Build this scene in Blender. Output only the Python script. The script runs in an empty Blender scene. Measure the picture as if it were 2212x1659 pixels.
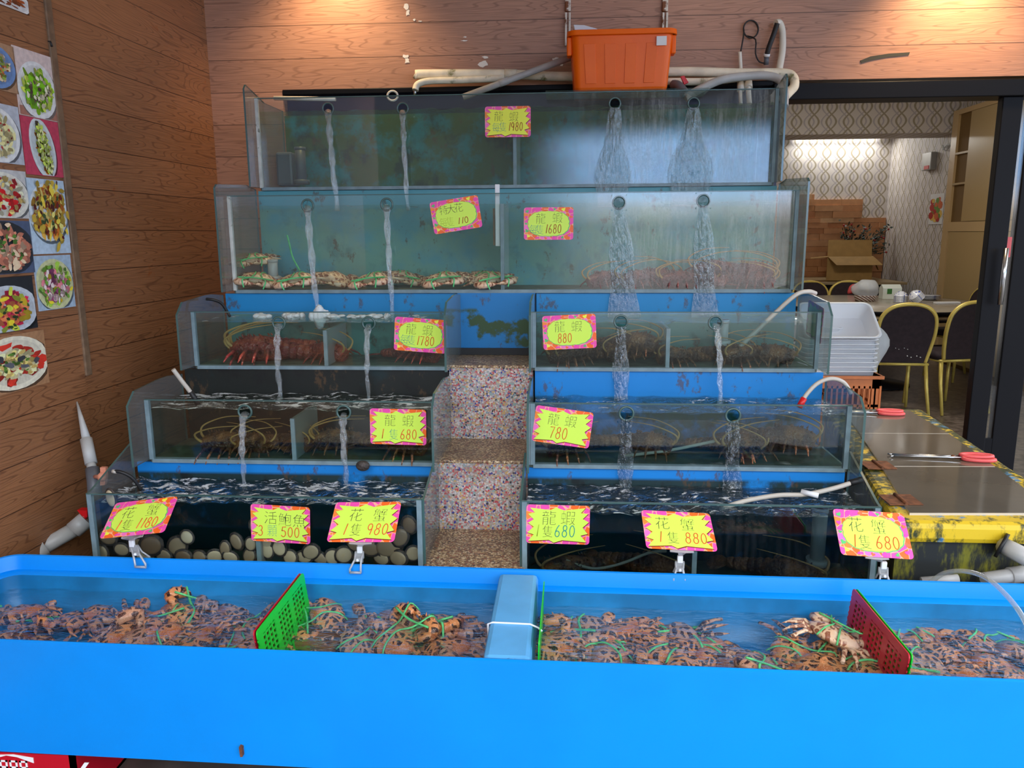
import bpy, bmesh, math, random
from mathutils import Vector, Matrix, Euler
R = random.Random(7)
PI = math.pi
S = bpy.context.scene
COL = S.collection

# ------------------------------------------------------------------ camera
F, CX, CY, CAMH = 1680.0, 1106.0, 829.5, 1.53
_d = Vector((119, -324.5, F)).normalized()
_x = Vector((24000, 170, -1680)); _x = (_x - _d * _x.dot(_d)).normalized()
_z = _x.cross(_d)
if _z.y > 0: _z = -_z
def ray(px, py):
    c = Vector((px - CX, py - CY, F))
    return Vector((_x.dot(c), _d.dot(c), _z.dot(c)))
def P(px, py, Y):                      # world point seen at a pixel, on the plane y = Y
    r = ray(px, py); t = Y / r.y
    return Vector((r.x * t, Y, CAMH + r.z * t))
def PZ(px, py, z):                     # the same on the level z
    r = ray(px, py); t = (z - CAMH) / r.z
    return Vector((r.x * t, r.y * t, z))
cam = bpy.data.objects.new('camera', bpy.data.cameras.new('camera'))
COL.objects.link(cam)
cam.data.sensor_width = 36; cam.data.lens = F / 2212 * 36; cam.data.clip_start = .02
cr = Vector((_x.x, _d.x, _z.x)); cdn = Vector((_x.y, _d.y, _z.y)); cf = Vector((_x.z, _d.z, _z.z))
cm = Matrix((cr, -cdn, -cf)).transposed().to_4x4(); cm.translation = (0, 0, CAMH)
cam.matrix_world = cm
S.camera = cam

# ------------------------------------------------------------------ exposure, world, lights
S.view_settings.view_transform = 'Standard'; S.view_settings.look = 'None'
S.view_settings.gamma = 1; S.view_settings.use_curve_mapping = False
S.view_settings.exposure = 0.0
S.cycles.transparent_max_bounces = 28; S.cycles.max_bounces = 8
S.cycles.diffuse_bounces = 3; S.cycles.glossy_bounces = 3; S.cycles.transmission_bounces = 4
S.cycles.caustics_reflective = False; S.cycles.caustics_refractive = False
S.cycles.sample_clamp_indirect = 4; S.cycles.use_denoising = True

class NT:
    """a node tree with short helpers"""
    def __init__(s, tree): s.t = tree; s.L = tree.links
    def n(s, ty, ins=None, out=0, **kw):
        nd = s.t.nodes.new(ty)
        for k, v in kw.items(): setattr(nd, k, v)
        for k, v in (ins or {}).items(): s.set(nd.inputs[k], v)
        return nd if out is None else nd.outputs[out]
    def set(s, i, v):
        if isinstance(v, bpy.types.NodeSocket): s.L.new(v, i)
        elif isinstance(v, (tuple, list)) and len(v) == 3 and i.type == 'RGBA': i.default_value = (*v, 1)
        else: i.default_value = v
    def m(s, op, a, b=0.0, c=None, clamp=False):
        d = {0: a, 1: b}
        if c is not None: d[2] = c
        return s.n('ShaderNodeMath', d, operation=op, use_clamp=clamp)
    def mix(s, f, a, b, mode='MIX'):
        return s.n('ShaderNodeMix', {0: f, 6: a, 7: b}, out=2, data_type='RGBA', blend_type=mode)
    def co(s, k='Object'):
        return s.n('ShaderNodeTexCoord', out=None).outputs[k]
    def xyz(s, v):
        q = s.n('ShaderNodeSeparateXYZ', {0: v}, out=None); return q.outputs
    def vec(s, x, y, z): return s.n('ShaderNodeCombineXYZ', {0: x, 1: y, 2: z})
    def sc(s, v, k): return s.n('ShaderNodeVectorMath', {0: v, 1: k}, operation='MULTIPLY')
    def noise(s, v, scale, det=2, rough=.5, out=0, dist=0.0):
        return s.n('ShaderNodeTexNoise', {'Vector': v, 'Scale': scale, 'Detail': det, 'Roughness': rough, 'Distortion': dist}, out=out)
    def vor(s, v, scale, out=0, feature='F1'):
        return s.n('ShaderNodeTexVoronoi', {'Vector': v, 'Scale': scale}, out=out, feature=feature)
    def ss(s, x, lo, hi):
        return s.n('ShaderNodeMapRange', {0: x, 1: lo, 2: hi}, interpolation_type='SMOOTHSTEP')
    def ramp(s, f, stops, const=False):
        nd = s.n('ShaderNodeValToRGB', {0: f}, out=None)
        cr_ = nd.color_ramp
        if const: cr_.interpolation = 'CONSTANT'
        while len(cr_.elements) < len(stops): cr_.elements.new(.5)
        for e, (p, c) in zip(cr_.elements, stops): e.position = p; e.color = (*c, 1)
        return nd.outputs[0]

def lin(r, g, b):
    f = lambda c: (c / 255 / 12.92) if c <= 10 else ((c / 255 + .055) / 1.055) ** 2.4
    return (f(r), f(g), f(b))

world = bpy.data.worlds.new('world'); S.world = world; world.use_nodes = True
w = NT(world.node_tree); w.t.nodes.clear()
dx, dy, dz = w.xyz(w.co('Generated'))
az = w.m('DIVIDE', dx, w.m('MAXIMUM', w.m('ABSOLUTE', dy), .05))
sky = w.ss(dz, .19, .34)                                   # open sky above the houses across the street
street = w.m('MULTIPLY', w.m('ADD', w.m('MULTIPLY', w.ss(dz, -.16, -.08), .22), w.m('MULTIPLY', w.ss(dz, .005, .05), .78)), w.m('SUBTRACT', 1.0, w.ss(dz, .10, .135)))
right = w.m('ADD', .02, w.m('MULTIPLY', w.ss(az, -.06, .06), .98))
wn = w.noise(w.co('Generated'), 14, 3)
c_house = w.mix(wn, (.18, .19, .20), (.42, .41, .40))
c_street = w.mix(w.ss(dz, .01, .07), (6.2, 5.7, 5.7), (3.0, 4.8, 8.0))
c = w.mix(w.m('MULTIPLY', street, w.m('MULTIPLY', right, w.m('ADD', .55, w.m('MULTIPLY', wn, .9)))), c_house, c_street)
c = w.mix(sky, c, (4.6, 4.8, 5.1))
c = w.mix(w.ss(dz, -.14, -.30), c, (.75, .74, .72))
bg = w.n('ShaderNodeBackground', {0: c, 1: 1.0})
w.L.new(bg, w.n('ShaderNodeOutputWorld', out=None).inputs[0])

def lamp(kind, name, loc, power, col, **kw):
    d = bpy.data.lights.new(name, kind); d.energy = power; d.color = col
    aim = kw.pop('aim', None)
    for k, v in kw.items(): setattr(d, k, v)
    o = bpy.data.objects.new(name, d); COL.objects.link(o); o.location = loc
    if aim is not None: o.rotation_euler = (Vector(aim) - Vector(loc)).to_track_quat('-Z', 'Y').to_euler()
    return o
# warm downlights over the fascia, plus an added spot
lamp('SPOT', 'fascia_spot', (-1.15, 3.80, 3.0), 46, (1, .72, .40), spot_size=1.9, spot_blend=.9, shadow_soft_size=.05, aim=(-1.15, 4.03, 2.2))
lamp('SPOT', 'fascia_spot', (1.84, 3.82, 2.92), 78, (1, .70, .38), spot_size=1.9, spot_blend=.9, shadow_soft_size=.05, aim=(1.84, 4.03, 2.2))
lamp('SPOT', 'fascia_spot', (.72, 3.5, 3.1), 4, (1, .86, .70), spot_size=1.9, spot_blend=.9, shadow_soft_size=.05, aim=(.72, 3.9, 2.2))  # extra spot added only to brighten the fascia

# ------------------------------------------------------------------ geometry helpers
WM = {}                                   # own record of world matrices (no depsgraph needed)
class MB:
    def __init__(s): s.v = []; s.f = []; s.mi = []; s.sm = []
    def add(s, vs, fs, mi=0, smooth=False):
        b = len(s.v); s.v += [Vector(q) for q in vs]
        for f in fs: s.f.append([i + b for i in f]); s.mi.append(mi); s.sm.append(smooth)
        return s
    def box(s, a, b, mi=0):
        x0, y0, z0 = (min(a[i], b[i]) for i in range(3)); x1, y1, z1 = (max(a[i], b[i]) for i in range(3))
        return s.add([(x0, y0, z0), (x1, y0, z0), (x1, y1, z0), (x0, y1, z0), (x0, y0, z1), (x1, y0, z1), (x1, y1, z1), (x0, y1, z1)],
                     [(0, 3, 2, 1), (4, 5, 6, 7), (0, 1, 5, 4), (1, 2, 6, 5), (2, 3, 7, 6), (3, 0, 4, 7)], mi)
    def prism(s, pts, d, mi=0):           # planar polygon pushed along d
        d = Vector(d); n = len(pts); pts = [Vector(p) for p in pts]
        nrm = Vector((0, 0, 0))
        for i in range(n): nrm += pts[i].cross(pts[(i + 1) % n])
        if nrm.dot(d) > 0: pts = pts[::-1]
        return s.add(pts + [p + d for p in pts],
                     [list(range(n)), list(range(2 * n - 1, n - 1, -1))] + [(i, i + n, (i + 1) % n + n, (i + 1) % n) for i in range(n)], mi)
    def poly(s, pts, mi=0): return s.add(pts, [list(range(len(pts)))], mi)
    def tube(s, pts, r, seg=10, mi=0, flat=1.0, closed=False):
        pts = [Vector(p) for p in pts]; n = len(pts)
        rr = r if isinstance(r, (list, tuple)) else [r] * n
        up = None; vs = []
        for i, p in enumerate(pts):
            t = (pts[(i + 1) % n] - pts[i - 1]) if closed else (pts[min(i + 1, n - 1)] - pts[max(i - 1, 0)])
            t.normalize()
            if up is None:
                up = Vector((0, 0, 1)) if abs(t.z) < .9 else Vector((0, 1, 0))
            a = t.cross(up)
            if a.length < 1e-6: a = t.orthogonal()
            a.normalize(); b = a.cross(t).normalized(); up = b
            for k in range(seg):
                q = 2 * PI * k / seg
                vs.append(p + a * math.cos(q) * rr[i] + b * math.sin(q) * rr[i] * flat)
        fs = []
        for i in range(n if closed else n - 1):
            j = (i + 1) % n
            for k in range(seg):
                fs.append((i * seg + k, i * seg + (k + 1) % seg, j * seg + (k + 1) % seg, j * seg + k))
        s.add(vs, fs, mi, True)
        if not closed:
            s.add(vs[:seg], [list(range(seg))[::-1]], mi); s.add(vs[-seg:], [list(range(seg))], mi)
        return s
    def lathe(s, prof, seg=24, c=(0, 0, 0), mi=0, sx=1, sy=1):
        n = len(prof); vs = []
        for r, z in prof:
            for k in range(seg):
                q = 2 * PI * k / seg
                vs.append((c[0] + r * sx * math.cos(q), c[1] + r * sy * math.sin(q), c[2] + z))
        fs = [(i * seg + k, i * seg + (k + 1) % seg, (i + 1) * seg + (k + 1) % seg, (i + 1) * seg + k) for i in range(n - 1) for k in range(seg)]
        return s.add(vs, fs, mi, True)
    def ball(s, c, r, seg=12, rings=8, mi=0, rot=None):
        rx, ry, rz = r if isinstance(r, (tuple, list)) else (r, r, r)
        vs = []
        for i in range(rings + 1):
            a = PI * i / rings
            for k in range(seg):
                q = 2 * PI * k / seg
                v = Vector((math.sin(a) * math.cos(q) * rx, math.sin(a) * math.sin(q) * ry, -math.cos(a) * rz))
                if rot: v.rotate(rot)
                vs.append(v + Vector(c))
        fs = [(i * seg + k, i * seg + (k + 1) % seg, (i + 1) * seg + (k + 1) % seg, (i + 1) * seg + k) for i in range(rings) for k in range(seg)]
        return s.add(vs, fs, mi, True)
    def xf(s, M):
        s.v = [M @ v for v in s.v]; return s
    def build(s, name, m, parent=None, bevel=0, local=False, sharp=None):
        me = bpy.data.meshes.new(name)
        vs = s.v
        if parent is not None and not local:
            inv = WM.get(parent, Matrix()).inverted(); vs = [inv @ v for v in vs]
        me.from_pydata([tuple(v) for v in vs], [], s.f)
        for q in (m if isinstance(m, (list, tuple)) else [m]): me.materials.append(q)
        for p, a, b in zip(me.polygons, s.mi, s.sm): p.material_index = a; p.use_smooth = b
        bm = bmesh.new(); bm.from_mesh(me)
        bmesh.ops.remove_doubles(bm, verts=bm.verts, dist=1e-6)
        if bevel:
            es = [e for e in bm.edges if len(e.link_faces) == 2 and e.calc_face_angle(0) > .6]
            bmesh.ops.bevel(bm, geom=es, offset=bevel, segments=2, profile=.5, affect='EDGES', clamp_overlap=True)
        bm.to_mesh(me); bm.free()
        o = bpy.data.objects.new(name, me); COL.objects.link(o)
        if parent is not None: o.parent = parent
        return o

def tag(o, label, cat=None, group=None, kind=None):
    if label: o['label'] = label
    if cat: o['category'] = cat
    if group: o['group'] = group
    if kind: o['kind'] = kind
    return o
def thing(name, label, cat, loc=(0, 0, 0), group=None, rot=None):
    o = bpy.data.objects.new(name, None); COL.objects.link(o); o.empty_display_size = .05
    M = Matrix.Translation(Vector(loc))
    if rot is not None: M = M @ Euler(rot).to_matrix().to_4x4()
    o.matrix_world = M; WM[o] = M
    return tag(o, label, cat, group)
def dup(root, M, label=None, group=None):
    r = root.copy(); COL.objects.link(r); r.matrix_world = M; WM[r] = M
    for ch in KIDS(root):
        cc = ch.copy(); COL.objects.link(cc); cc.parent = r
        for g in KIDS(ch):
            gg = g.copy(); COL.objects.link(gg); gg.parent = cc
    if label: r['label'] = label
    if group: r['group'] = group
    return r
def KIDS(o): return list(o.children)
def place(loc, rz=0, rx=0, ry=0, s=1):
    sv = s if isinstance(s, (tuple, list)) else (s, s, s)
    return Matrix.Translation(Vector(loc)) @ Euler((rx, ry, rz)).to_matrix().to_4x4() @ Matrix.Diagonal((*sv, 1))
def struct(mb, name, m, **k):
    o = mb.build(name, m, **k); o['kind'] = 'structure'; return o
ORD = 'first second third fourth fifth sixth seventh eighth ninth tenth eleventh twelfth thirteenth fourteenth fifteenth sixteenth seventeenth eighteenth nineteenth twentieth twenty-first twenty-second twenty-third twenty-fourth twenty-fifth'.split()
def spline(pts, n=8):
    pts = [Vector(p) for p in pts]; out = []
    for i in range(len(pts) - 1):
        a, b = pts[max(i - 1, 0)], pts[i]; c_, d_ = pts[i + 1], pts[min(i + 2, len(pts) - 1)]
        for k in range(n):
            t = k / n
            out.append(.5 * (2 * b + (c_ - a) * t + (2 * a - 5 * b + 4 * c_ - d_) * t * t + (3 * b - a - 3 * c_ + d_) * t ** 3))
    out.append(pts[-1]); return out

# ------------------------------------------------------------------ materials
def newmat(name):
    m = bpy.data.materials.new(name); m.use_nodes = True; t = NT(m.node_tree)
    b = [q for q in t.t.nodes if q.type == 'BSDF_PRINCIPLED'][0]
    return m, t, b
def mat(name, col, rough=.5, metal=0.0, var=0.0, vscale=12, bump=0.0, bscale=60, spec=.5, emit=None, coat=0.0, dirt=None):
    m, t, b = newmat(name)
    cc = (*col, 1)
    v = t.co()
    if var:
        k = t.noise(v, vscale, 4)
        cc = t.mix(t.ss(k, .3, .7), tuple(x * (1 - var) for x in col), tuple(min(1, x * (1 + var)) for x in col))
    if dirt:                                # (colour, scale, threshold, width)
        dc, ds, d0, d1 = dirt
        cc = t.mix(t.ss(t.noise(v, ds, 6, .62), d0, d1), cc, dc)
    t.set(b.inputs['Base Color'], cc)
    t.set(b.inputs['Roughness'], rough); t.set(b.inputs['Metallic'], metal); t.set(b.inputs['Specular IOR Level'], spec)
    if coat: t.set(b.inputs['Coat Weight'], coat); t.set(b.inputs['Coat Roughness'], .12)
    if bump:
        t.set(b.inputs['Normal'], t.n('ShaderNodeBump', {'Strength': bump, 'Distance': .01, 'Height': t.noise(v, bscale, 4)}))
    if emit: t.set(b.inputs['Emission Color'], (*emit[0], 1)); t.set(b.inputs['Emission Strength'], emit[1])
    return m

def clearmat(name, tint, f0=.04, rough=.02, bump=0.0, bscale=20, stretch=(1, 1, 1), haze=None, foam=None, white=0.0, rmax=.9):
    """thin clear sheet: see-through colour, mirror reflection growing to the edges, optional haze of dried spray"""
    m = bpy.data.materials.new(name); m.use_nodes = True; t = NT(m.node_tree); t.t.nodes.clear()
    v = t.co()
    tr = t.n('ShaderNodeBsdfTransparent', {0: tint})
    nrm = None
    if bump:
        nrm = t.n('ShaderNodeBump', {'Strength': bump, 'Distance': .02, 'Height': t.noise(t.sc(v, stretch), bscale, 4, .6)})
    lw = t.n('ShaderNodeLayerWeight', {0: .5}, out=None)
    if nrm: t.set(lw.inputs['Normal'], nrm)
    fr = t.m('MINIMUM', t.m('ADD', f0, t.m('MULTIPLY', t.m('POWER', lw.outputs['Facing'], 5.0), 1 - f0)), rmax)
    gl = t.n('ShaderNodeBsdfGlossy', {0: (1, 1, 1, 1), 'Roughness': rough})
    if nrm: t.L.new(nrm, gl.node.inputs['Normal'])
    sh = t.n('ShaderNodeMixShader', {0: fr, 1: tr, 2: gl})
    if haze:                                # (x0, x1, amount): streaky spray between x0 and x1
        x0, x1, am = haze
        x, y, z = t.xyz(v)
        side = t.ss(x, x0, x1)
        st = t.noise(t.vec(t.m('MULTIPLY', x, 40.0), 0.0, t.m('MULTIPLY', z, 3.0)), 1.6, 5, .7)
        sp = t.noise(v, 190, 3, .7)
        blob = t.noise(t.vec(x, 0.0, t.m('MULTIPLY', z, 1.0)), 3.2, 3)
        f = t.m('MULTIPLY', t.m('ADD', t.m('MULTIPLY', t.ss(st, .40, .68), .6), t.m('MULTIPLY', t.ss(sp, .5, .66), .55)), t.ss(blob, .36, .6))
        f = t.m('MULTIPLY', t.m('MULTIPLY', f, side), am, clamp=True)
        sh = t.n('ShaderNodeMixShader', {0: f, 1: sh, 2: t.n('ShaderNodeBsdfDiffuse', {0: (.8, .82, .82, 1)})})
    if foam:                                # (scale, lo, hi, stretch)
        fs, lo, hi, st = foam
        q = t.noise(t.sc(v, st), fs, 6, .66, dist=.8)
        sh = t.n('ShaderNodeMixShader', {0: t.ss(q, lo, hi), 1: sh, 2: t.n('ShaderNodeBsdfDiffuse', {0: (.8, .84, .86, 1)})})
    if white:
        sh = t.n('ShaderNodeMixShader', {0: white, 1: sh, 2: t.n('ShaderNodeBsdfDiffuse', {0: (.85, .88, .9, 1)})})
    t.L.new(sh, t.n('ShaderNodeOutputMaterial', out=None).inputs[0])
    return m

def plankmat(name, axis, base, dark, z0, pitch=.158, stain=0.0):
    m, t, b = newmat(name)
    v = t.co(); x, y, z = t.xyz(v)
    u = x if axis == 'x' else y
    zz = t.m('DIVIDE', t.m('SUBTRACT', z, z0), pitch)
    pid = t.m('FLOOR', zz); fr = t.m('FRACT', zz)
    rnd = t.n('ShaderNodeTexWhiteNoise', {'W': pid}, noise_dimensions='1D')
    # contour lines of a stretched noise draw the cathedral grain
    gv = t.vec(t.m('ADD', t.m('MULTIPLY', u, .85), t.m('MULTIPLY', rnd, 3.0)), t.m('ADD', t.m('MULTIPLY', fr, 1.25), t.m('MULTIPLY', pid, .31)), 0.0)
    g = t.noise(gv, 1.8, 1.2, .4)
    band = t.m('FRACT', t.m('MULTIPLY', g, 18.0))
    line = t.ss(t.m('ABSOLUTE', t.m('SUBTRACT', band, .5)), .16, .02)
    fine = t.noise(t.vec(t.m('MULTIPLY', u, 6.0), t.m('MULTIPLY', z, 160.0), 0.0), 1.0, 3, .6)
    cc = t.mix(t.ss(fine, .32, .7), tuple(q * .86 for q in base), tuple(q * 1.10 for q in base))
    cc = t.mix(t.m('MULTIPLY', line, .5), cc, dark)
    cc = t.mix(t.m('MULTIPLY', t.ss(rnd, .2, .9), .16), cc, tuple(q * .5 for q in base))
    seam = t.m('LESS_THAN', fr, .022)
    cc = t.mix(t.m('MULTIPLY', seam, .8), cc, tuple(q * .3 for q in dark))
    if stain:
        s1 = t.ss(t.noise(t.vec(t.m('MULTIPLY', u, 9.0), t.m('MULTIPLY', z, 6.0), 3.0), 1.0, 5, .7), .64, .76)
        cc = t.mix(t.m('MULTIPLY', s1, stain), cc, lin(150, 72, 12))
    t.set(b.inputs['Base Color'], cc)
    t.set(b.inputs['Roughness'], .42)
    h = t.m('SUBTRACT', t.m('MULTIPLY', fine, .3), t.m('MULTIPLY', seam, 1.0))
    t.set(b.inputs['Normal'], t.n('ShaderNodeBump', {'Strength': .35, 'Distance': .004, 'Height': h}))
    return m

def terrazzo(name, tread):
    m, t, b = newmat(name)
    v = t.co()
    wv = t.n('ShaderNodeVectorMath', {0: v, 1: t.sc(t.noise(v, 60, 2, out=1), (.012, .012, .012))}, operation='ADD')
    vo = t.n('ShaderNodeTexVoronoi', {'Vector': wv, 'Scale': 150.0}, out=None)
    hue = t.xyz(vo.outputs['Color'])[0]
    if tread:
        pal = [(0, lin(120, 92, 70)), (.2, lin(206, 176, 130)), (.45, lin(228, 205, 168)), (.6, lin(150, 84, 64)), (.72, lin(90, 66, 56)), (.84, lin(236, 214, 180)), (.93, lin(60, 50, 60))]
    else:
        pal = [(0, lin(212, 204, 206)), (.22, lin(158, 156, 168)), (.34, lin(196, 74, 84)), (.47, lin(226, 206, 190)), (.58, lin(140, 172, 172)), (.68, lin(48, 60, 150)), (.76, lin(200, 120, 118)), (.84, lin(52, 48, 60)), (.9, lin(214, 170, 96))]
    cc = t.ramp(hue, pal, True)
    ed = t.ss(vo.outputs['Distance'], .42, .62)
    cc = t.mix(t.m('MULTIPLY', ed, .7), cc, lin(176, 160, 146) if not tread else lin(150, 118, 84))
    grime = t.ss(t.noise(v, 5, 3), .45, .72)
    cc = t.mix(t.m('MULTIPLY', grime, .45), cc, lin(96, 74, 62))
    t.set(b.inputs['Base Color'], cc); t.set(b.inputs['Roughness'], .35 if tread else .3)
    t.set(b.inputs['Normal'], t.n('ShaderNodeBump', {'Strength': .5 if tread else .15, 'Distance': .004, 'Height': vo.outputs['Distance']}))
    return m

def wallpaper(name, axis):
    m, t, b = newmat(name)
    x, y, z = t.xyz(t.co()); u = x if axis == 'x' else y
    W, Pz = .0925, .31
    sn = t.m('MULTIPLY', t.m('SINE', t.m('MULTIPLY', z, 2 * PI / Pz)), W * .56)
    def fam(sg, off, th):
        q = t.m('ADD', t.m('ADD', u, t.m('MULTIPLY', sn, sg)), off)
        d = t.m('ABSOLUTE', t.m('SUBTRACT', t.m('FRACT', t.m('DIVIDE', q, 2 * W)), .5))
        return t.m('LESS_THAN', d, th)
    light = t.m('MAXIMUM', fam(1, W * .55, .05), fam(-1, W * .55, .05))
    strong = t.m('MAXIMUM', fam(1, 0, .062), fam(-1, 0, .062))
    cc = t.mix(light, lin(226, 218, 212), lin(196, 188, 190)); cc = t.mix(strong, cc, lin(172, 160, 138))
    t.set(b.inputs['Base Color'], cc); t.set(b.inputs['Roughness'], .6)
    return m

def algae(name, blue, green, dark, lo, hi, zmax=None, rough=.45):
    """blue paint with algae growing over it (below zmax where a water line sits)"""
    m, t, b = newmat(name)
    v = t.co(); x, y, z = t.xyz(v)
    q = t.noise(v, 5.5, 6, .62)
    f = t.ss(q, lo, hi)
    if zmax is not None: f = t.m('MULTIPLY', f, t.ss(z, zmax + .004, zmax - .012))
    f2 = t.ss(t.noise(v, 9, 5, .6), .52, .66)
    cc = t.mix(t.m('MULTIPLY', t.noise(v, 3, 3), .6), blue, tuple(k * .6 for k in blue))
    cc = t.mix(f, cc, t.mix(f2, green, dark))
    rust = t.ss(t.noise(t.sc(v, (1, 1, .6)), 15, 6, .72), .575, .65)
    cc = t.mix(t.m('MULTIPLY', rust, .7), cc, lin(84, 62, 40))
    t.set(b.inputs['Base Color'], cc); t.set(b.inputs['Roughness'], rough)
    return m

M = {}
M['wood_back'] = plankmat('wood_planks', 'x', lin(182, 134, 108), lin(122, 84, 66), 2.408 - .158 * 20)
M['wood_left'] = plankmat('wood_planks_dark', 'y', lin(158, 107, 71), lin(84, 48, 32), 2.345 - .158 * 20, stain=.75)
M['wood_trim'] = mat('wood_trim', lin(122, 96, 72), .6, var=.2, vscale=30)
M['white_scrap'] = mat('peeled_paint', lin(240, 234, 224), .7)
M['concrete'] = mat('wet_floor', lin(96, 88, 82), .4, var=.3, vscale=6)
M['inner_floor'] = mat('inner_floor_terrazzo', lin(112, 98, 88), .3, var=.45, vscale=26)
M['ceiling'] = mat('ceiling_white', lin(205, 200, 192), .8)
M['paper_x'] = wallpaper('ogee_wallpaper', 'x'); M['paper_y'] = wallpaper('ogee_wallpaper_side', 'y')
M['navy'] = mat('navy_shutter', lin(18, 26, 60), .4)
M['black'] = mat('black_metal', lin(20, 20, 23), .4, spec=.12)
M['blackrub'] = mat('black_rubber', lin(24, 24, 26), .5)
M['tile_riser'] = terrazzo('terrazzo_riser', False); M['tile_tread'] = terrazzo('terrazzo_tread', True)
M['glass_l'] = clearmat('clear_glass', (.93, .965, .95, 1), .035, .01)
M['glass_top'] = clearmat('misted_glass', (.92, .95, .95, 1), .04, .03, haze=(.15, .6, .22))
M['glass_mid'] = clearmat('wet_glass', (.92, .955, .95, 1), .04, .02, haze=(.2, .5, .16))
M['glass_r'] = clearmat('splashed_glass', (.92, .955, .95, 1), .04, .015, haze=(-.4, .3, .015))
M['glass_edge'] = mat('glass_edge', lin(70, 100, 98), .15, spec=.7)
M['glass_side'] = clearmat('side_glass', (.74, .78, .76, 1), .04, .04, white=.06)
M['seal'] = mat('silicone_seal', lin(124, 146, 154), .4, var=.15, vscale=20)
M['seal_white'] = mat('white_seal', lin(206, 208, 200), .5, var=.15, vscale=20, dirt=(lin(90, 90, 76), 25, .58, .7))
M['divider'] = clearmat('divider_glass', (.72, .80, .86, 1), .06, .1, white=.25)
M['blue_rim'] = mat('blue_frp', lin(0, 142, 238), .30, var=.05, vscale=3, spec=.45)
M['blue_beam'] = mat('blue_frp_worn', lin(96, 178, 238), .38, var=.07, vscale=9, dirt=(lin(30, 60, 110), 40, .69, .73))
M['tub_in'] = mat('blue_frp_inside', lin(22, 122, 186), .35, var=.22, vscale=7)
M['back_top'] = algae('back_top_tank', lin(44, 132, 150), lin(66, 92, 48), lin(34, 54, 38), .36, .54)
M['back_mid'] = algae('back_second_tank', lin(92, 168, 182), lin(112, 164, 152), lin(88, 140, 138), .36, .58, 1.655 - 1.297)
M['back_3'] = algae('back_third_tank', lin(28, 146, 212), lin(88, 142, 136), lin(62, 112, 106), .22, .40, 1.20 - 1.017)
M['back_dark'] = algae('back_mussel_black', lin(16, 40, 44), lin(18, 24, 22), lin(8, 10, 12), .28, .42)
M['back_4'] = algae('back_fourth_tank', lin(14, 140, 225), lin(26, 70, 64), lin(22, 44, 40), .40, .56, .905 - 0.715)
M['back_5'] = algae('back_fifth_tank', lin(14, 138, 225), lin(20, 48, 52), lin(10, 22, 24), .26, .42, .668 - 0.36)
M['back_stair'] = algae('stair_back_panel', lin(20, 132, 205), lin(52, 80, 44), lin(40, 62, 40), .52, .58, 1.222)
M['tank_floor'] = mat('tank_floor', lin(96, 104, 92), .6, var=.3, vscale=18)
def water_top(name, tint, foam): return clearmat(name, tint, .05, .02, bump=1.0, bscale=18, stretch=(1, 1.8, 1), foam=foam)
M['orange'] = mat('orange_plastic', lin(255, 108, 6), .35, var=.05, vscale=8, spec=.3, dirt=(lin(190, 60, 8), 22, .68, .76))
M['white'] = mat('white_plastic', lin(232, 234, 238), .35)
M['label'] = mat('label_white', lin(238, 238, 238), .5)
M['ink'] = mat('marker_black', lin(52, 52, 46), .7)
M['ink_teal'] = mat('marker_teal', lin(20, 150, 150), .7)
M['ink_red'] = mat('marker_red', lin(236, 92, 40), .7)
M['ink_dark'] = mat('marker_dark_red', lin(176, 70, 40), .7)
M['ink_faint'] = mat('marker_faded', lin(176, 200, 56), .7)
M['pvc'] = mat('grey_pvc', lin(184, 184, 182), .4, var=.12, vscale=9)
M['pvc_dark'] = mat('dark_grey_pvc', lin(96, 100, 108), .4)
M['pvc_white'] = mat('white_pvc', lin(226, 220, 206), .45, var=.08, vscale=9)
M['wrap'] = mat('pipe_wrap', lin(238, 228, 204), .65, var=.14, vscale=14, dirt=(lin(110, 112, 50), 9, .62, .74))
M['hose'] = mat('pale_hose', lin(196, 188, 176), .45)
M['hose_clear'] = clearmat('clear_hose', (.86, .88, .84, 1), .12, .05, white=.22)
M['red'] = mat('red_plastic', lin(214, 24, 30), .35)
M['pink'] = mat('pink_plastic', lin(232, 92, 92), .4)
M['salmon'] = mat('salmon_plastic', lin(226, 150, 122), .45)
M['steel'] = mat('steel', lin(196, 198, 200), .22, 1.0)
M['rust'] = mat('rusty_steel', lin(122, 74, 44), .75, .2, var=.4, vscale=40)
M['rust_white'] = mat('rusty_white_paint', lin(222, 214, 200), .6, var=.1, dirt=(lin(120, 66, 26), 16, .5, .6))
M['alu'] = mat('sill_aluminium', lin(170, 170, 168), .4, .6)

# ------------------------------------------------------------------ the room
WY = 4.1
LW0 = Vector((-1.836, 4.1, 0)); LWD = Vector((.029, 1, 0)).normalized()
def lw(y, z, off=0.0):                    # a point on the left wall
    p = LW0 + LWD * ((y - 4.1) / LWD.y); return Vector((p.x + off, y, z))
LWROT = -math.atan2(LWD.x, LWD.y)
mb = MB(); mb.box((-3.2, -1, -.05), (4.3, 4.2, 0)); struct(mb, 'floor', M['concrete'])
mb = MB(); mb.box((1.0, 4.2, -.05), (4.4, 11.1, .1)); struct(mb, 'floor_dining', M['inner_floor'])
mb = MB(); mb.box((-1.836, WY, 2.26), (4.4, WY + .1, 3.3)); mb.box((-1.95, WY, 0), (-1.458, WY + .1, 2.26))
struct(mb, 'wall_back', M['wood_back'])
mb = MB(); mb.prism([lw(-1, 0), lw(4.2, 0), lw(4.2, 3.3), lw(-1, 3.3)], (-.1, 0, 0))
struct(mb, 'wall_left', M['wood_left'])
mb = MB(); mb.box((-2.2, -.2, 3.3), (4.4, 4.2, 3.36)); struct(mb, 'ceiling', M['ceiling'])
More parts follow.
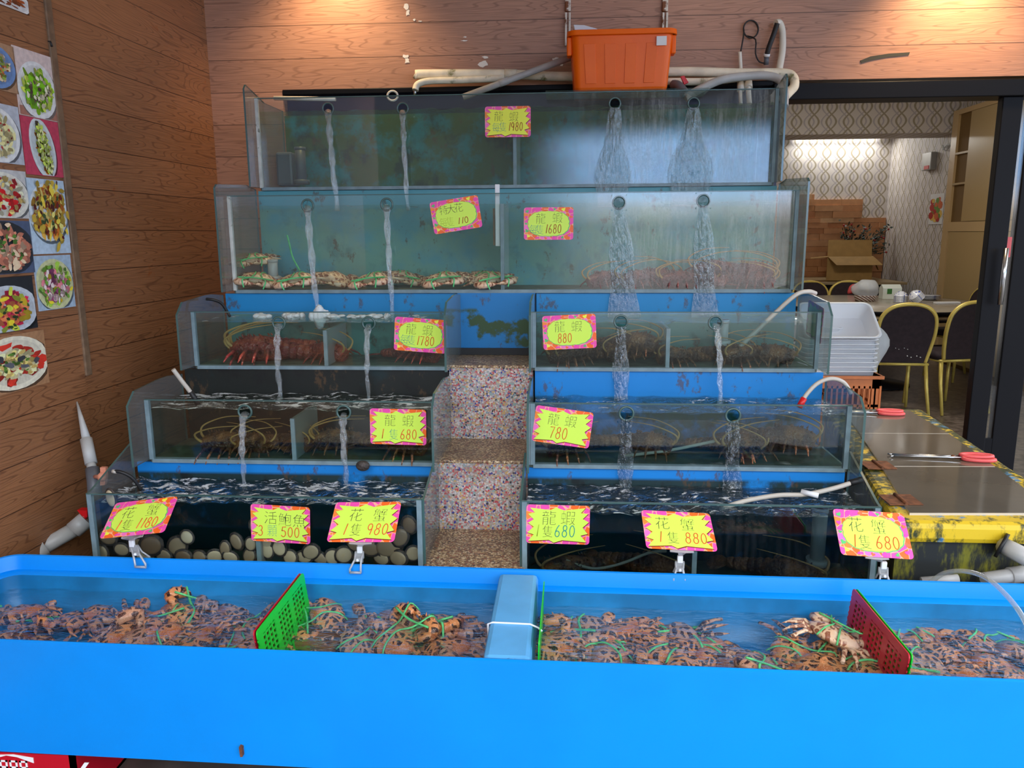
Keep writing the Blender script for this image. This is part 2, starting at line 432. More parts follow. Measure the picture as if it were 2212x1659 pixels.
# proud plank panel that carries the posters, and the weathered strip along its edge
YE = 2.88
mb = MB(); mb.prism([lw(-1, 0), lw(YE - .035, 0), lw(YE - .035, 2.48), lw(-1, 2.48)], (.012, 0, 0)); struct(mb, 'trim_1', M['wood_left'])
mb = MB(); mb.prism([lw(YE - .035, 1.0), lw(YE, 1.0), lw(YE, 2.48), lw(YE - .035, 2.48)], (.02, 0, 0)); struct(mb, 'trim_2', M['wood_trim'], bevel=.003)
# closed dark shutter behind the tanks
mb = MB(); mb.box((-1.458, WY + .06, 0), (1.06, WY + .1, 2.26)); struct(mb, 'wall_shutter', M['navy'])
# black header over the dining opening
mb = MB(); mb.box((1.0, WY - .03, 2.165), (4.3, WY + .12, 2.243)); mb.box((-1.458, WY - .005, 2.235), (1.0, WY + .06, 2.262)); struct(mb, 'trim_header', M['black'], bevel=.004)
# peeled paint and a dark scuff on the fascia
def blotch(cx, cy, w_, h_, n=11, seed=1):
    q = random.Random(seed); pts = []
    for i in range(n):
        a = 2 * PI * i / n; k = q.uniform(.45, 1.05)
        pts.append(P(cx + w_ * k * math.cos(a), cy - h_ * k * math.sin(a), WY - .001))
    return pts
wb = bpy.data.objects['wall_back']
mb = MB()
for i, (x, y, a, b) in enumerate([(877, 14, 6, 10), (881, 28, 5, 9), (876, 122, 7, 6), (879, 131, 7, 8), (1045, 137, 14, 10), (1048, 124, 8, 3), (1200, 128, 9, 6), (1213, 140, 6, 5), (1003, 88, 9, 2), (1005, 80, 5, 2), (908, 46, 5, 2), (895, 43, 4, 3)]):
    mb.prism(blotch(x, y, a, b, seed=i), (0, -.002, 0))
mb.build('peeled_paint', M['white_scrap'], wb)
mb = MB(); mb.prism([P(1858, 131, WY), P(1880, 122, WY), P(1920, 116, WY), P(1965, 113, WY), P(1963, 119, WY), P(1915, 124, WY), P(1880, 131, WY), P(1860, 137, WY)], (0, -.003, 0))
mb.build('scuff', M['ink'], wb)

# dining room shell
K = 1.095
DB, DX, DBEAM = 10.95, 4.25, 9.1
mb = MB(); mb.box((.6, DB, 0), (DX + .1, DB + .1, 3.4)); struct(mb, 'wall_dining_back', M['paper_x'])
mb = MB(); mb.box((DX, WY + .15, 0), (DX + .1, DB, 3.4)); struct(mb, 'wall_dining_side', M['paper_y'])
mb = MB(); mb.box((.9, WY + .15, 0), (1.0, DB, 3.4)); struct(mb, 'wall_dining_inner', M['paper_y'])
mb = MB(); mb.box((.9, WY + .1, 3.3), (DX + .1, DB + .1, 3.36)); struct(mb, 'ceiling_dining', M['ceiling'])
zb = P(1860, 289, DBEAM).z
mb = MB(); mb.box((1.0, DBEAM, zb), (DX, DBEAM + .5, 3.3)); struct(mb, 'trim_beam', M['paper_x'])
# stone cladding: courses of split stones of uneven depth
m_stone, t_, b_ = newmat('split_stone')
rn = t_.n('ShaderNodeNewGeometry', out=None).outputs['Random Per Island']
cc_ = t_.ramp(rn, [(0, lin(196, 134, 92)), (.35, lin(222, 164, 116)), (.7, lin(206, 146, 100)), (1, lin(236, 194, 150))])
t_.set(b_.inputs['Base Color'], t_.mix(t_.m('MULTIPLY', t_.noise(t_.co(), 14, 4), .5), cc_, lin(120, 76, 50))); t_.set(b_.inputs['Roughness'], .8)
mb = MB(); z = .1; q = random.Random(3)
def zpx(y): return P(1800, y, DB).z
XS = [(P(1758, 430, DB).x, zpx(415)), (P(1862, 440, DB).x, zpx(430)), (P(1912, 470, DB).x, zpx(464))]
while z < XS[0][1] - .03:
    hgt = min(q.uniform(.06, .10), XS[0][1] - z)
    x = 2.0
    xe = XS[2][0] if z + hgt * .5 < XS[2][1] else XS[1][0] if z + hgt * .5 < XS[1][1] else XS[0][0]
    while x < xe - .02:
        wd = min(q.uniform(.18, .45), xe - x)
        mb.box((x + .002, DB - q.uniform(.02, .05), z + .002), (x + wd, DB, z + hgt))
        x += wd
    z += hgt
struct(mb, 'trim_stone', m_stone)

# ------------------------------------------------------------------ stairs and plinths
XL0, XL1, XR0, XR1 = -1.606, -.468, -.128, .985   # outer and stair-side faces of the two columns of tanks
st = thing('terrazzo_steps', 'terrazzo steps of coloured chips climbing between the glass tanks', 'steps', (-.3, 2.6, 0))
for (y0, y1, z0, z1) in [(3.03, 3.30, 0, 1.02), (2.72, 3.03, 0, .72), (2.30, 2.72, 0, .455)]:
    mb = MB(); mb.box((XL1 + .002, y0, z0), (XR0 - .002, y1, z1 - .012)); mb.build('riser', M['tile_riser'], st)
    mb = MB(); mb.box((XL1 + .002, y0 - .004, z1 - .012), (XR0 - .002, y1, z1)); mb.build('tread', M['tile_tread'], st, bevel=.004)
TY = {1: 3.64, 2: 3.31, 3: 3.0, 4: 2.7, 5: 2.4}
ZT = {1: 2.143, 2: 1.695, 3: 1.233, 4: .94, 5: .68}
ZB = {1: 1.748, 2: 1.297, 3: 1.017, 4: .715, 5: .36}
ZW = {1: 2.088, 2: 1.655, 3: 1.192, 4: .905, 5: .64}
M['plinth'] = mat('plinth_cement', lin(70, 80, 86), .7, var=.3, vscale=10)
mb = MB()
for (x0, x1) in ((XL0, XL1 - .002), (XR0 + .002, XR1)):
    mb.box((x0, TY[5] - .01, 0), (x1, TY[4] + .03, ZB[5] - .012))
    mb.box((x0 + .03, TY[4] + .03, 0), (x1 - .03, TY[3] + .03, ZB[4] - .012))
    mb.box((x0 + .06, TY[3] + .03, 0), (x1 - .06, TY[2] + .03, ZB[3] - .012))
mb.box((-1.44, TY[2] + .03, 0), (.93, TY[1] + .03, ZB[2] - .012)); mb.box((-1.42, TY[1] + .03, 0), (.9, 4.05, ZB[1] - .012))
o = struct(mb, 'trim_plinth', M['plinth'])
# blue back of the stair well with its two thin side strips
sb = MB(); sb.box((XL1 + .004, 3.302, 1.021), (XR0 - .004, 3.318, 1.285)); o = sb.build('stair_back_board', M['back_stair'])
tag(o, 'blue painted board with green algae at the head of the terrazzo steps', 'board')
mb = MB(); mb.box((XL1 + .01, 3.292, 1.021), (XR0 - .01, 3.302, 1.05)); mb.build('foot_strip', M['blackrub'], o)

# ------------------------------------------------------------------ tanks
def tank(k, x0, x1, gm, back, tint, foam, label, wlabel, holes, dividers=(), lwing=True, rwing=True, seal_l=True):
    Y, zt, zb_, zw = TY[k], ZT[k], ZB[k], ZW[k]
    YB = TY[k - 1] if k > 1 else 4.0
    zback = ZB[k - 1] - .014 if k > 1 else 2.12
    t = thing('glass_tank', label, 'fish tank', ((x0 + x1) / 2, Y, zb_), group='stepped glass seafood tanks')
    # front pane with round overflow holes cut through
    bm = bmesh.new()
    sgs = 28
    hp = sorted(P(hx, hy, Y) .x for hx, hy in holes); hz = {round(P(hx, hy, Y).x, 5): P(hx, hy, Y).z for hx, hy in holes}
    hr = .0245
    mbp = MB(); edges = [x0] + [(a + b) / 2 for a, b in zip(hp, hp[1:])] + [x1] if hp else [x0, x1]
    for i in range(len(edges) - 1):
        a, b = edges[i], edges[i + 1]
        if not hp: mbp.box((a, Y - .008, zb_), (b, Y, zt)); continue
        cx_, cz_ = hp[i], hz[round(hp[i], 5)]
        sq = .032
        for yy, flip in ((Y - .008, False), (Y, True)):
            ring = [(cx_ + hr * math.cos(2 * PI * j / sgs), yy, cz_ + hr * math.sin(2 * PI * j / sgs)) for j in range(sgs)]
            def onsq(j):
                an = 2 * PI * j / sgs; c_, s_ = math.cos(an), math.sin(an); mm = max(abs(c_), abs(s_))
                return (cx_ + sq * c_ / mm, yy, cz_ + sq * s_ / mm)
            out = [onsq(j) for j in range(sgs)]
            fs = [(j, (j + 1) % sgs, (j + 1) % sgs + sgs, j + sgs) for j in range(sgs)]
            mbp.add(ring + out, [f[::-1] if flip else f for f in fs])
            for (u0, v0, u1, v1) in ((a, zb_, b, cz_ - sq), (a, cz_ + sq, b, zt), (a, cz_ - sq, cx_ - sq, cz_ + sq), (cx_ + sq, cz_ - sq, b, cz_ + sq)):
                f = [(u0, yy, v0), (u1, yy, v0), (u1, yy, v1), (u0, yy, v1)]
                mbp.poly(f[::-1] if flip else f)
    mbp.build('front_pane', gm, t)
    for cx_ in hp:
        cz_ = hz[round(cx_, 5)]
        mb = MB(); mb.tube([(cx_ + hr * math.cos(2 * PI * j / 24), Y - .004, cz_ + hr * math.sin(2 * PI * j / 24)) for j in range(24)], .0042, 6, closed=True)
        mb.build('hole_rim', M['glass_edge'], t)
    mb = MB(); mb.box((x0, Y - .009, zt - .001), (x1, Y + .001, zt + .003)); mb.build('top_edge', M['glass_edge'], t)
    # side panes step forward past the front pane; their front corner is cut off
    for sx, wing, nm in ((x0, lwing, 'side_pane'), (x1, rwing, 'side_pane')):
        f = .115 if (wing and k < 5) else .0
        pk = .045 if k < 5 else .004
        if k == 5: pts = [(Y - .0, zb_), (Y - .0, zt), (Y + .03, zt + .006), (YB - .01, zt + .1 if wing else zt + .08), (YB - .01, zb_)]
        elif k == 1: pts = [(Y - f, zb_), (Y - f, zt + pk - .02), (Y - f + .02, zt + pk), (Y + .12, zt), (YB, zt), (YB, zb_)]
        elif k == 2: pts = [(Y - f, zb_), (Y - f, zt + pk - .015), (Y - f + .02, zt + pk), (YB - .12, zt + pk + .015), (YB - .01, zt + pk), (YB - .01, zb_)]
        else: pts = [(Y - f, zb_ - .0), (Y - f, zt + pk - .045), (Y - f + .05, zt + pk), (Y + .12, zt + pk + .012), (YB - .125, zt + pk + .012), (YB - .01, zt + pk), (YB - .01, zb_)]
        d = .008
        xs = sx - d if sx == x0 else sx
        mb = MB(); mb.prism([(xs, y, z) for y, z in pts], (d, 0, 0))
        so = mb.build(nm, [M['glass_side'], M['glass_edge']], t)
        for p_ in so.data.polygons:
            if abs(p_.normal.x) < .5: p_.material_index = 1
        mb = MB(); xx = x0 + .0005 if sx == x0 else x1 - .0005
        sg = .014 if k < 4 else .016
        mb.box((xx, Y - .011, zb_), (xx + (sg if sx == x0 else -sg), Y + .004, zt)); mb.build('corner_seal', M['seal_white'] if (k <= 2 and sx == x0) else M['seal'], t)
    mb = MB(); mb.box((x0 + .01, Y - .010, zb_ - .012), (x1 - .01, Y + .02, zb_ + .002)); mb.build('base_rail', M['seal'], t)
    mb = MB(); mb.box((x0, Y, zb_ - .012), (x1, YB - .002, zb_)); mb.build('floor_pane', M['tank_floor'], t)
    mb = MB(); mb.box((x0 + .004, YB + .002, zb_), (x1 - .004, YB + .016, zback)); mb.build('back_panel', back, t)
    for (px, py0, py1) in dividers:
        xx = P(px, (py0 + py1) / 2, Y).x; zz0 = zb_ + .002; zz1 = P(px, py0, Y).z
        mb = MB(); mb.box((xx - .006, Y + .003, zz0), (xx + .006, YB - .03, min(zz1, zt))); mb.build('divider', M['divider'], t)
        mb = MB(); mb.box((xx - .0075, Y + .001, zz0), (xx + .0075, Y + .0095, min(zz1, zt))); mb.build('divider_edge', M['seal'], t)
    # water: clear tinted front and a rippled surface
    wf = clearmat('water_body', (*tint, 1), .0, .1)
    wt = water_top('water_surface', (*[min(1, c * 1.15) for c in tint], 1), foam)
    mb = MB(); xa, xb, ya, yb = x0 + .010, x1 - .010, Y + (.04 if k == 5 and x0 < -1 else .012), YB - .004
    mb.poly([(xa, ya, zb_ + .003), (xb, ya, zb_ + .003), (xb, ya, zw), (xa, ya, zw)], 0)
    nx, ny = max(20, int((xb - xa) / .018)), 16
    q = random.Random(k * 10 + int(x0 * 9)); ph = [(q.uniform(20, 70), q.uniform(20, 60), q.uniform(0, 6)) for _ in range(5)]
    vs = []; fs = []
    for j in range(ny + 1):
        for i in range(nx + 1):
            x = xa + (xb - xa) * i / nx; y = ya + (yb - ya) * j / ny
            vs.append((x, y, zw + sum(.0016 * math.sin(a * x + b * y + c_) for a, b, c_ in ph) * (1 if k < 4 else 1.5)))
    for j in range(ny):
        for i in range(nx): fs.append((j * (nx + 1) + i, j * (nx + 1) + i + 1, (j + 1) * (nx + 1) + i + 1, (j + 1) * (nx + 1) + i))
    mb.add(vs, fs, 1, True)
    wo = mb.build('water', [wf, wt]); tag(wo, wlabel, 'water', kind='stuff')
    return t

NOF = (20, .80, .9, (1, 1, 1))
T = {}
T['1'] = tank(1, -1.425, .915, M['glass_top'], M['back_top'], (.80, .88, .78), NOF,
    'topmost and narrowest glass tank under the orange tub', 'murky green water in the topmost tank',
    [(709, 235), (870, 235), (1328, 224), (1498, 224)], [(1112, 250, 400)])
T['2'] = tank(2, -1.443, .935, M['glass_mid'], M['back_mid'], (.92, .97, .94), (12, .62, .74, (1, 1, 1)),
    'wide second-tier glass tank holding pale crabs and pink lobsters', 'clear teal water of the wide second-tier tank',
    [(665, 444), (836, 442), (1337, 438), (1519, 434)], [(1085, 440, 620)])
T['3L'] = tank(3, -1.49, XL1 + .008, M['glass_l'], M['back_3'], (.66, .80, .78), (12, .60, .70, (1, 1, 1)),
    'third-tier glass tank with big red lobsters, wooden wall side of the steps', 'teal water around the big red lobsters on the third tier',
    [(603, 698), (797, 698)], [(703, 714, 790)])
T['3R'] = tank(3, XR0 - .004, .955, M['glass_r'], M['back_3'], (.64, .78, .78), NOF,
    'third-tier glass tank with the 880 card, dining room side of the steps', 'grey green water in the tank with the 880 card',
    [(1341, 695), (1545, 697)], [(1443, 710, 790)])
T['4L'] = tank(4, -1.545, XL1 + .004, M['glass_l'], M['back_dark'], (.60, .70, .64), (16, .52, .60, (.7, 2.2, 1)),
    'fourth-tier glass tank with the 1隻680 lobster card beside the steps', 'dark foaming water in the fourth-tier tank below red lobsters',
    [(530, 889), (743, 890)], [(633, 905, 990)])
T['4R'] = tank(4, XR0 + .002, .985, M['glass_r'], M['back_4'], (.52, .64, .64), (14, .60, .68, (1, 1.5, 1)),
    'fourth-tier glass tank with the tilted 780 card', 'dark blue green water in the tank with the 780 card',
    [(1353, 893), (1583, 897)])
T['5L'] = tank(5, XL0, XL1, M['glass_l'], M['back_5'], (.50, .58, .56), (24, .52, .62, (.8, 1.6, 1)),
    'bottom glass tank full of abalones beside the wooden wall', 'dark rippling water over the abalones',
    [], [(558, 1160, 1210)], rwing=False)
T['5R'] = tank(5, XR0 - .012, XR1, M['glass_r'], M['back_5'], (.36, .44, .46), (20, .56, .66, (.8, 1.6, 1)),
    'bottom glass tank beside the blue chest with a white standpipe', 'dark choppy water in the bottom tank beside the chest',
    [], [(1500, 1192, 1250)], lwing=False)

# jets of water out of the overflow holes
M['jet'] = clearmat('falling_water', (.94, .97, .98, 1), .14, .03, bump=1.0, bscale=34, stretch=(2.5, 2.5, .5), white=.03)
M['film'] = clearmat('water_film', (.84, .88, .89, 1), .08, .04, bump=1.0, bscale=34, stretch=(2, 1, .5))
def jet(hx, hy, k, bx, by, label, r0=.015, r1=.009):
    a = P(hx, hy + 5, TY[k] + .008); zend = ZW[k + 1] - .01
    Yb = TY[k] - .055
    b = P(bx, by, Yb); b = Vector((b.x, Yb, zend))
    q = random.Random(int(hx)); pts = []; rr = []; n = 30
    for i in range(n + 1):
        t = i / n
        x = a.x + (b.x - a.x) * t ** .8
        y = a.y + (b.y - a.y) * min(1, (t * 1.6) ** .5)
        z = a.z - .006 * t + (b.z - a.z) * t ** 1.25
        wv = .0025 * math.sin(t * 17 + hx) * t
        pts.append((x + wv, y, z)); rr.append((r0 + (r1 - r0) * t) * (1 + .22 * math.sin(t * 26 + hx * .7) + q.uniform(-.1, .1)))
    o = MB().tube(pts, rr, 10, flat=.7).build('water_jet', M['jet'])
    tag(o, label, 'water jet', 'jets of water from the overflow holes')
def film(hx, hy, k, half0, half1, bx, label):
    a = P(hx, hy, TY[k]); zend = (ZW[k + 1] if k < 5 else 0) - .008; bxw = P(bx, hy + 150, TY[k]).x
    n, mseg = 26, 8; q = random.Random(int(hx) + 1); vs = []; fs = []
    for i in range(n + 1):
        t = i / n; hw = half0 + (half1 - half0) * min(1, t * 1.4) ** .8; hw *= 1 + .16 * math.sin(9 * t + hx)
        x = a.x + (bxw - a.x) * t; z = a.z - .018 + (zend - a.z + .018) * t
        yb = TY[k] - .0105 - (.03 * max(0, (ZB[k] - z) / .2) ** 1.3 if z < ZB[k] else 0)
        for j in range(mseg + 1):
            u = j / mseg * 2 - 1
            vs.append((x + hw * u, yb - .006 * (1 - u * u) * (1 + .5 * math.sin(14 * t + 5 * u)), z))
    for i in range(n):
        for j in range(mseg):
            f = (i * (mseg + 1) + j, i * (mseg + 1) + j + 1, (i + 1) * (mseg + 1) + j + 1, (i + 1) * (mseg + 1) + j); fs.append(f[::-1])
    mb = MB(); mb.add(vs, fs, 0, True)
    mb.add([Vector((v[0], v[1] + .004, v[2])) for v in vs], [f[::-1] for f in fs], 0, True)
    o = mb.build('water_jet', M['film']); tag(o, label, 'water jet', 'jets of water from the overflow holes')
jet(709, 235, 1, 727, 420, 'thin water jet from the topmost tank, first hole from the wooden wall', .014, .012)
jet(870, 235, 1, 880, 420, 'thin water jet from the topmost tank, second hole from the wooden wall', .013, .009)
film(1328, 224, 1, .02, .075, 1322, 'broad water film under the topmost tank hole below the orange tub')
film(1498, 224, 1, .02, .095, 1490, 'broad water film under the topmost tank hole beside the orange tub')
jet(665, 444, 2, 686, 665, 'long slanting water jet from the second-tier hole nearest the wooden wall', .015, .011)
jet(836, 442, 2, 848, 668, 'long thin water jet beside the tilted 特大花 card', .014, .009)
film(1337, 438, 2, .02, .06, 1350, 'wide rippling water film from the second-tier hole beside the 1680 card')
film(1519, 434, 2, .02, .05, 1525, 'wide rippling water film from the second-tier hole nearest the dining room')
jet(603, 698, 3, 605, 845, 'water jet falling in front of the big red lobster', .014, .009)
jet(797, 698, 3, 795, 845, 'water jet falling beside the 1780 card', .013, .007)
film(1341, 695, 3, .018, .03, 1341, 'short water film beside the 880 card')
jet(1545, 697, 3, 1556, 860, 'water jet on the third tier nearest the dining room', .013, .009)
jet(530, 889, 4, 526, 1010, 'water jet above the abalone tank nearest the wooden wall', .014, .008)
jet(743, 890, 4, 748, 1010, 'water jet above the abalone tank beside the 1隻680 lobster card', .014, .008)
film(1353, 893, 4, .018, .026, 1350, 'short water film beside the tilted 780 card')
film(1583, 897, 4, .018, .03, 1580, 'short water film on the fourth tier nearest the blue chest')
# foam heaps where the jets land behind the third-tier glass
M['foam'] = mat('foam', lin(226, 230, 232), .6, bump=.6, bscale=90)
for i, (px, wd, ht) in enumerate([(567, .03, .012), (632, .035, .018), (690, .03, .028), (770, .03, .008), (723, .03, .01), (800, .035, .012), (835, .014, .014)]):
    c_ = P(px, 676, 3.2); mb = MB(); q = random.Random(i)
    for j in range(9):
        mb.ball((c_.x + q.uniform(-wd, wd), 3.2 + q.uniform(-.02, .02), ZW[3] + .003 + q.uniform(0, .25) * ht), (wd * q.uniform(.3, .6), .02, ht * q.uniform(.5, 1)), 10, 6)
    mb.ball((c_.x, 3.2, ZW[3]), (wd * .8, .03, ht + P(px, 672, 3.2).z - ZW[3] if i == 2 else ht), 12, 8)
    o = mb.build('foam_heap', M['foam']); tag(o, '%s white foam heap from the wooden wall, floating behind the third-tier glass' % ORD[sorted([567, 632, 690, 770, 723, 800, 835]).index(px)], 'foam', 'foam heaps on the third tier')

# ------------------------------------------------------------------ price cards
def cardmat(name):
    m, t, b = newmat(name)
    v = t.co(); vo = t.n('ShaderNodeTexVoronoi', {'Vector': v, 'Scale': 44.0}, out=None)
    h = t.xyz(vo.outputs['Color'])[0]
    cc = t.ramp(h, [(0, lin(248, 84, 176)), (.42, lin(255, 110, 40)), (.68, lin(255, 140, 60)), (.86, lin(255, 120, 200))], True)
    e = t.n('ShaderNodeTexVoronoi', {'Vector': v, 'Scale': 44.0}, feature='DISTANCE_TO_EDGE')
    cc = t.mix(t.ss(e, .05, .02), cc, lin(255, 190, 150))
    t.set(b.inputs['Base Color'], cc); t.set(b.inputs['Roughness'], .35); return m
M['card'] = cardmat('card_border')
M['lime'] = mat('card_lime', lin(220, 255, 92), .4); M['lemon'] = mat('card_yellow', lin(250, 255, 72), .4)
M['card_line'] = mat('card_dark_red', lin(120, 20, 20), .5); M['card_green'] = mat('card_green', lin(90, 200, 110), .45)
M['card_pink'] = mat('card_pink', lin(250, 70, 180), .45); M['card_back'] = mat('card_back', lin(255, 112, 70), .5)
CW, CH = .205, .132
BURST = [(.06, .08), (.38, .13), (.47, .06), (.60, .13), (.93, .06), (.86, .19), (.97, .21), (.89, .34), (.985, .42), (.89, .56), (.97, .72), (.86, .77), (.95, .94), (.57, .90), (.44, .97), (.36, .90), (.03, .94), (.12, .77), (.02, .72), (.12, .57), (.03, .47), (.12, .38), (.03, .24), (.14, .20)]
def cpt(u, v, y): return Vector(((u - .5) * CW, y, (.5 - v) * CH))
def rrect(w_, h_, r, y, n=5):
    pts = []
    for cx_, cz_, a0 in ((w_ / 2 - r, h_ / 2 - r, 0), (-w_ / 2 + r, h_ / 2 - r, 90), (-w_ / 2 + r, -h_ / 2 + r, 180), (w_ / 2 - r, -h_ / 2 + r, 270)):
        for i in range(n + 1):
            a = math.radians(a0 + 90 * i / n); pts.append(Vector((cx_ + r * math.cos(a), y, cz_ + r * math.sin(a))))
    return pts
def cardbase(): return MB().prism(rrect(CW, CH, .011, 0), (0, -.0012, 0)).build('price_card', M['card'])
proto_card = cardbase(); card_mesh = proto_card.data; bpy.data.objects.remove(proto_card)
def cloud(k, n=120):
    out = []
    for i in range(n):
        a = 2 * PI * i / n; c_, s_ = math.cos(a), math.sin(a)
        r = 1 / ((abs(c_) ** 2.6 + abs(s_) ** 2.6) ** (1 / 2.6)) * (1 + .028 * abs(math.sin(9 * a)))
        out.append((.5 + .405 * k * r * c_, .5 + .375 * k * r * s_))
    return out
def mesh_of(mb, m):
    o = mb.build('x', m); me = o.data; bpy.data.objects.remove(o); return me
burst_me = {q: mesh_of(MB().prism([cpt(u, v, -.0013) for u, v in BURST], (0, -.0004, 0)), M[q]) for q in ('lime', 'lemon')}
burst_line_me = mesh_of(MB().prism([cpt((u - .5) * 1.012 + .506, (v - .5) * 1.02 + .512, -.0011) for u, v in BURST], (0, -.0004, 0)), M['card_line'])
cloud_me = mesh_of(MB().prism([cpt(u, v, -.0014) for u, v in cloud(1)], (0, -.0004, 0)), M['lime'])
cloud_line_me = mesh_of(MB().prism([cpt(u + .004, v + .006, -.0012) for u, v in cloud(1.03)], (0, -.0003, 0)), M['card_green'])
def heart(cx_, cy_, s_, rot):
    pts = []
    for i in range(22):
        a = 2 * PI * i / 22
        x = 16 * math.sin(a) ** 3; y = 13 * math.cos(a) - 5 * math.cos(2 * a) - 2 * math.cos(3 * a) - math.cos(4 * a)
        x, y = x * s_ / 17, y * s_ / 17
        pts.append(Vector(((cx_ - .5) * CW + x * math.cos(rot) - y * math.sin(rot), -.0016, (.5 - cy_) * CH + x * math.sin(rot) + y * math.cos(rot))))
    return pts
mb = MB(); q = random.Random(5)
for i, (u, v) in enumerate([(.07, .12), (.2, .07), (.38, .06), (.62, .06), (.8, .07), (.93, .13), (.955, .3), (.05, .3), (.045, .5), (.955, .5), (.95, .7), (.06, .72), (.09, .88), (.25, .94), (.44, .95), (.6, .94), (.78, .93), (.92, .87)]):
    mb.prism(heart(u, v, q.uniform(.0055, .009), q.uniform(-.8, .8)), (0, -.0003, 0), [2, 1, 0, 2, 3, 1, 0, 1][i % 8])
hearts_me = mesh_of(mb, [M['card_back'], M['card_pink'], M['card_green'], M['lemon']])
DIG = {}
def arc(cx_, cy_, rx, ry, a0, a1, n=14): return [(cx_ + rx * math.cos(math.radians(a0 + (a1 - a0) * i / n)), cy_ + ry * math.sin(math.radians(a0 + (a1 - a0) * i / n))) for i in range(n + 1)]
DIG['0'] = [arc(.5, .5, .36, .48, 100, 465, 22)]
DIG['1'] = [[(.62, 1.0), (.38, 0)]]
DIG['3'] = [arc(.42, .76, .34, .24, 150, -80) + arc(.42, .27, .4, .27, 80, -150)]
DIG['5'] = [[(.85, 1), (.28, .98), (.2, .58)] + arc(.46, .32, .38, .31, 120, -150)]
DIG['6'] = [[(.72, 1), (.45, .78), (.22, .45), (.16, .25)] + arc(.48, .25, .33, .25, 190, 540, 18)]
DIG['7'] = [[(.1, .95), (.85, .97), (.6, .5), (.42, 0)]]
DIG['8'] = [arc(.52, .76, .28, .23, 60, 270, 12) + arc(.48, .26, .34, .27, 90, -270, 18)[1:] + arc(.52, .76, .28, .23, -90, 60, 10)[1:]]
DIG['9'] = [arc(.45, .7, .32, .28, 30, 390, 18) + [(.76, .5), (.62, 0)]]
def strokes(mb, txt, x, z, w_, h_, y, r=.0014, gap=1.12, slant=.1):
    for ch in txt:
        for line in DIG[ch]:
            mb.tube([(x + (u + slant * v) * w_, y, z + v * h_) for u, v in line], r, 6, flat=1.0)
        x += w_ * gap * (.75 if ch == '1' else 1)
def text_mesh(body, size, thin=-.012):
    cu = bpy.data.curves.new('lettering', 'FONT'); cu.body = body; cu.size = size; cu.offset = thin * size; cu.resolution_u = 2
    o = bpy.data.objects.new('lettering', cu); COL.objects.link(o)
    dg = bpy.context.evaluated_depsgraph_get(); dg.update()
    me = bpy.data.meshes.new_from_object(o.evaluated_get(dg)); bpy.data.objects.remove(o)
    return me
GL = {}
def glyph(ch, thin=-.02):
    if ch not in GL:
        me = text_mesh(ch, 1.0, thin); bm = bmesh.new(); bm.from_mesh(me)
        xs = [v.co.x for v in bm.verts]; ys = [v.co.y for v in bm.verts]
        x0, x1, y0, y1 = min(xs), max(xs), min(ys), max(ys)
        GL[ch] = ([((v.co.x - x0) / (x1 - x0), (v.co.y - y0) / (y1 - y0)) for v in bm.verts], [[v.index for v in f.verts] for f in bm.faces], (x1 - x0) / max(1e-6, (y1 - y0)))
        bm.free(); bpy.data.meshes.remove(me)
    return GL[ch]
def put_glyph(mb, ch, u, v, su, sv, y, slant=.05):
    """glyph centred at card position (u, v), su x sv of the card's height"""
    pts, fs, _ = glyph(ch)
    cx_, cz_ = (u - .5) * CW, (.5 - v) * CH
    mb.add([(cx_ + (a - .5 + slant * (b - .5)) * su * CH, y, cz_ + (b - .5) * sv * CH) for a, b in pts], fs)
    return mb
def card(label, kind, M4, top, low, unit=None, num='', ncol='ink_red', fill='lime', nx=None, nw=.052, ntop=None, tcol='ink', ucol='ink', lead=None, nh=.27, gs=.30):
    o = bpy.data.objects.new('price_card', card_mesh); COL.objects.link(o); o.matrix_world = M4; WM[o] = M4
    tag(o, label, 'price card', 'handwritten fluorescent price cards')
    def kid(name, me): c_ = bpy.data.objects.new(name, me); COL.objects.link(c_); c_.parent = o
    if kind == 'burst': kid('burst_outline', burst_line_me); kid('burst_panel', burst_me[fill])  # dark red printed outline, offset behind the burst
    else: kid('cloud_outline', cloud_line_me); kid('cloud_panel', cloud_me); kid('hearts', hearts_me)
    yy = -.0021
    if top:
        mb = MB()
        for ch, u, v in top: put_glyph(mb, ch, u, v, gs, gs * 1.05, yy)
        mb.build('lettering', M[tcol], o, local=True)
    if unit:
        mb = MB()
        for ch, u, v in unit: put_glyph(mb, ch, u, v, .24, .30, yy)
        mb.build('unit_lettering', M[ucol], o, local=True)
    if lead:
        mb = MB(); strokes(mb, lead[0], (lead[1] - .5) * CW, (.5 - low) * CH - nh * CH / 2, .018, nh * CH, yy); mb.build('count_numeral', M[lead[2]], o, local=True)
    if num:
        mb = MB(); strokes(mb, num, (nx - .5) * CW, (.5 - low) * CH - nh * CH / 2, nw * CW * 1.6, nh * CH, yy); mb.build('price_numerals', M[ncol], o, local=True)
    return o
def flat(cx_, cy_, k, rot=0, dy=.0105, s=1.0):
    c_ = P(cx_, cy_, TY[k] - dy)
    return Matrix.Translation(c_) @ Matrix.Rotation(math.radians(rot), 4, 'Y') @ Matrix.Diagonal((s, 1, s, 1))
LX = [('龍', .32, .33), ('蝦', .64, .34)]
card('yellow burst price card reading 龍蝦 每隻1980 on the topmost tank', 'burst', flat(1097, 263, 1), [('龍', .30, .32), ('蝦', .63, .34)], .66, [('每', .24, .68), ('隻', .39, .66)], '1980', 'ink_dark', 'lemon', .50, .05, ucol='ink_teal')
card('tilted hearts price card reading 特大花 on the second-tier tank', 'cloud', flat(985, 464, 2, -8.5), [('特', .26, .30), ('大', .42, .30), ('花', .58, .29)], .70, [('每', .22, .68), ('隻', .36, .68)], '110', 'ink_dark', nx=.5, nw=.055, ucol='ink_faint', nh=.19, gs=.26)
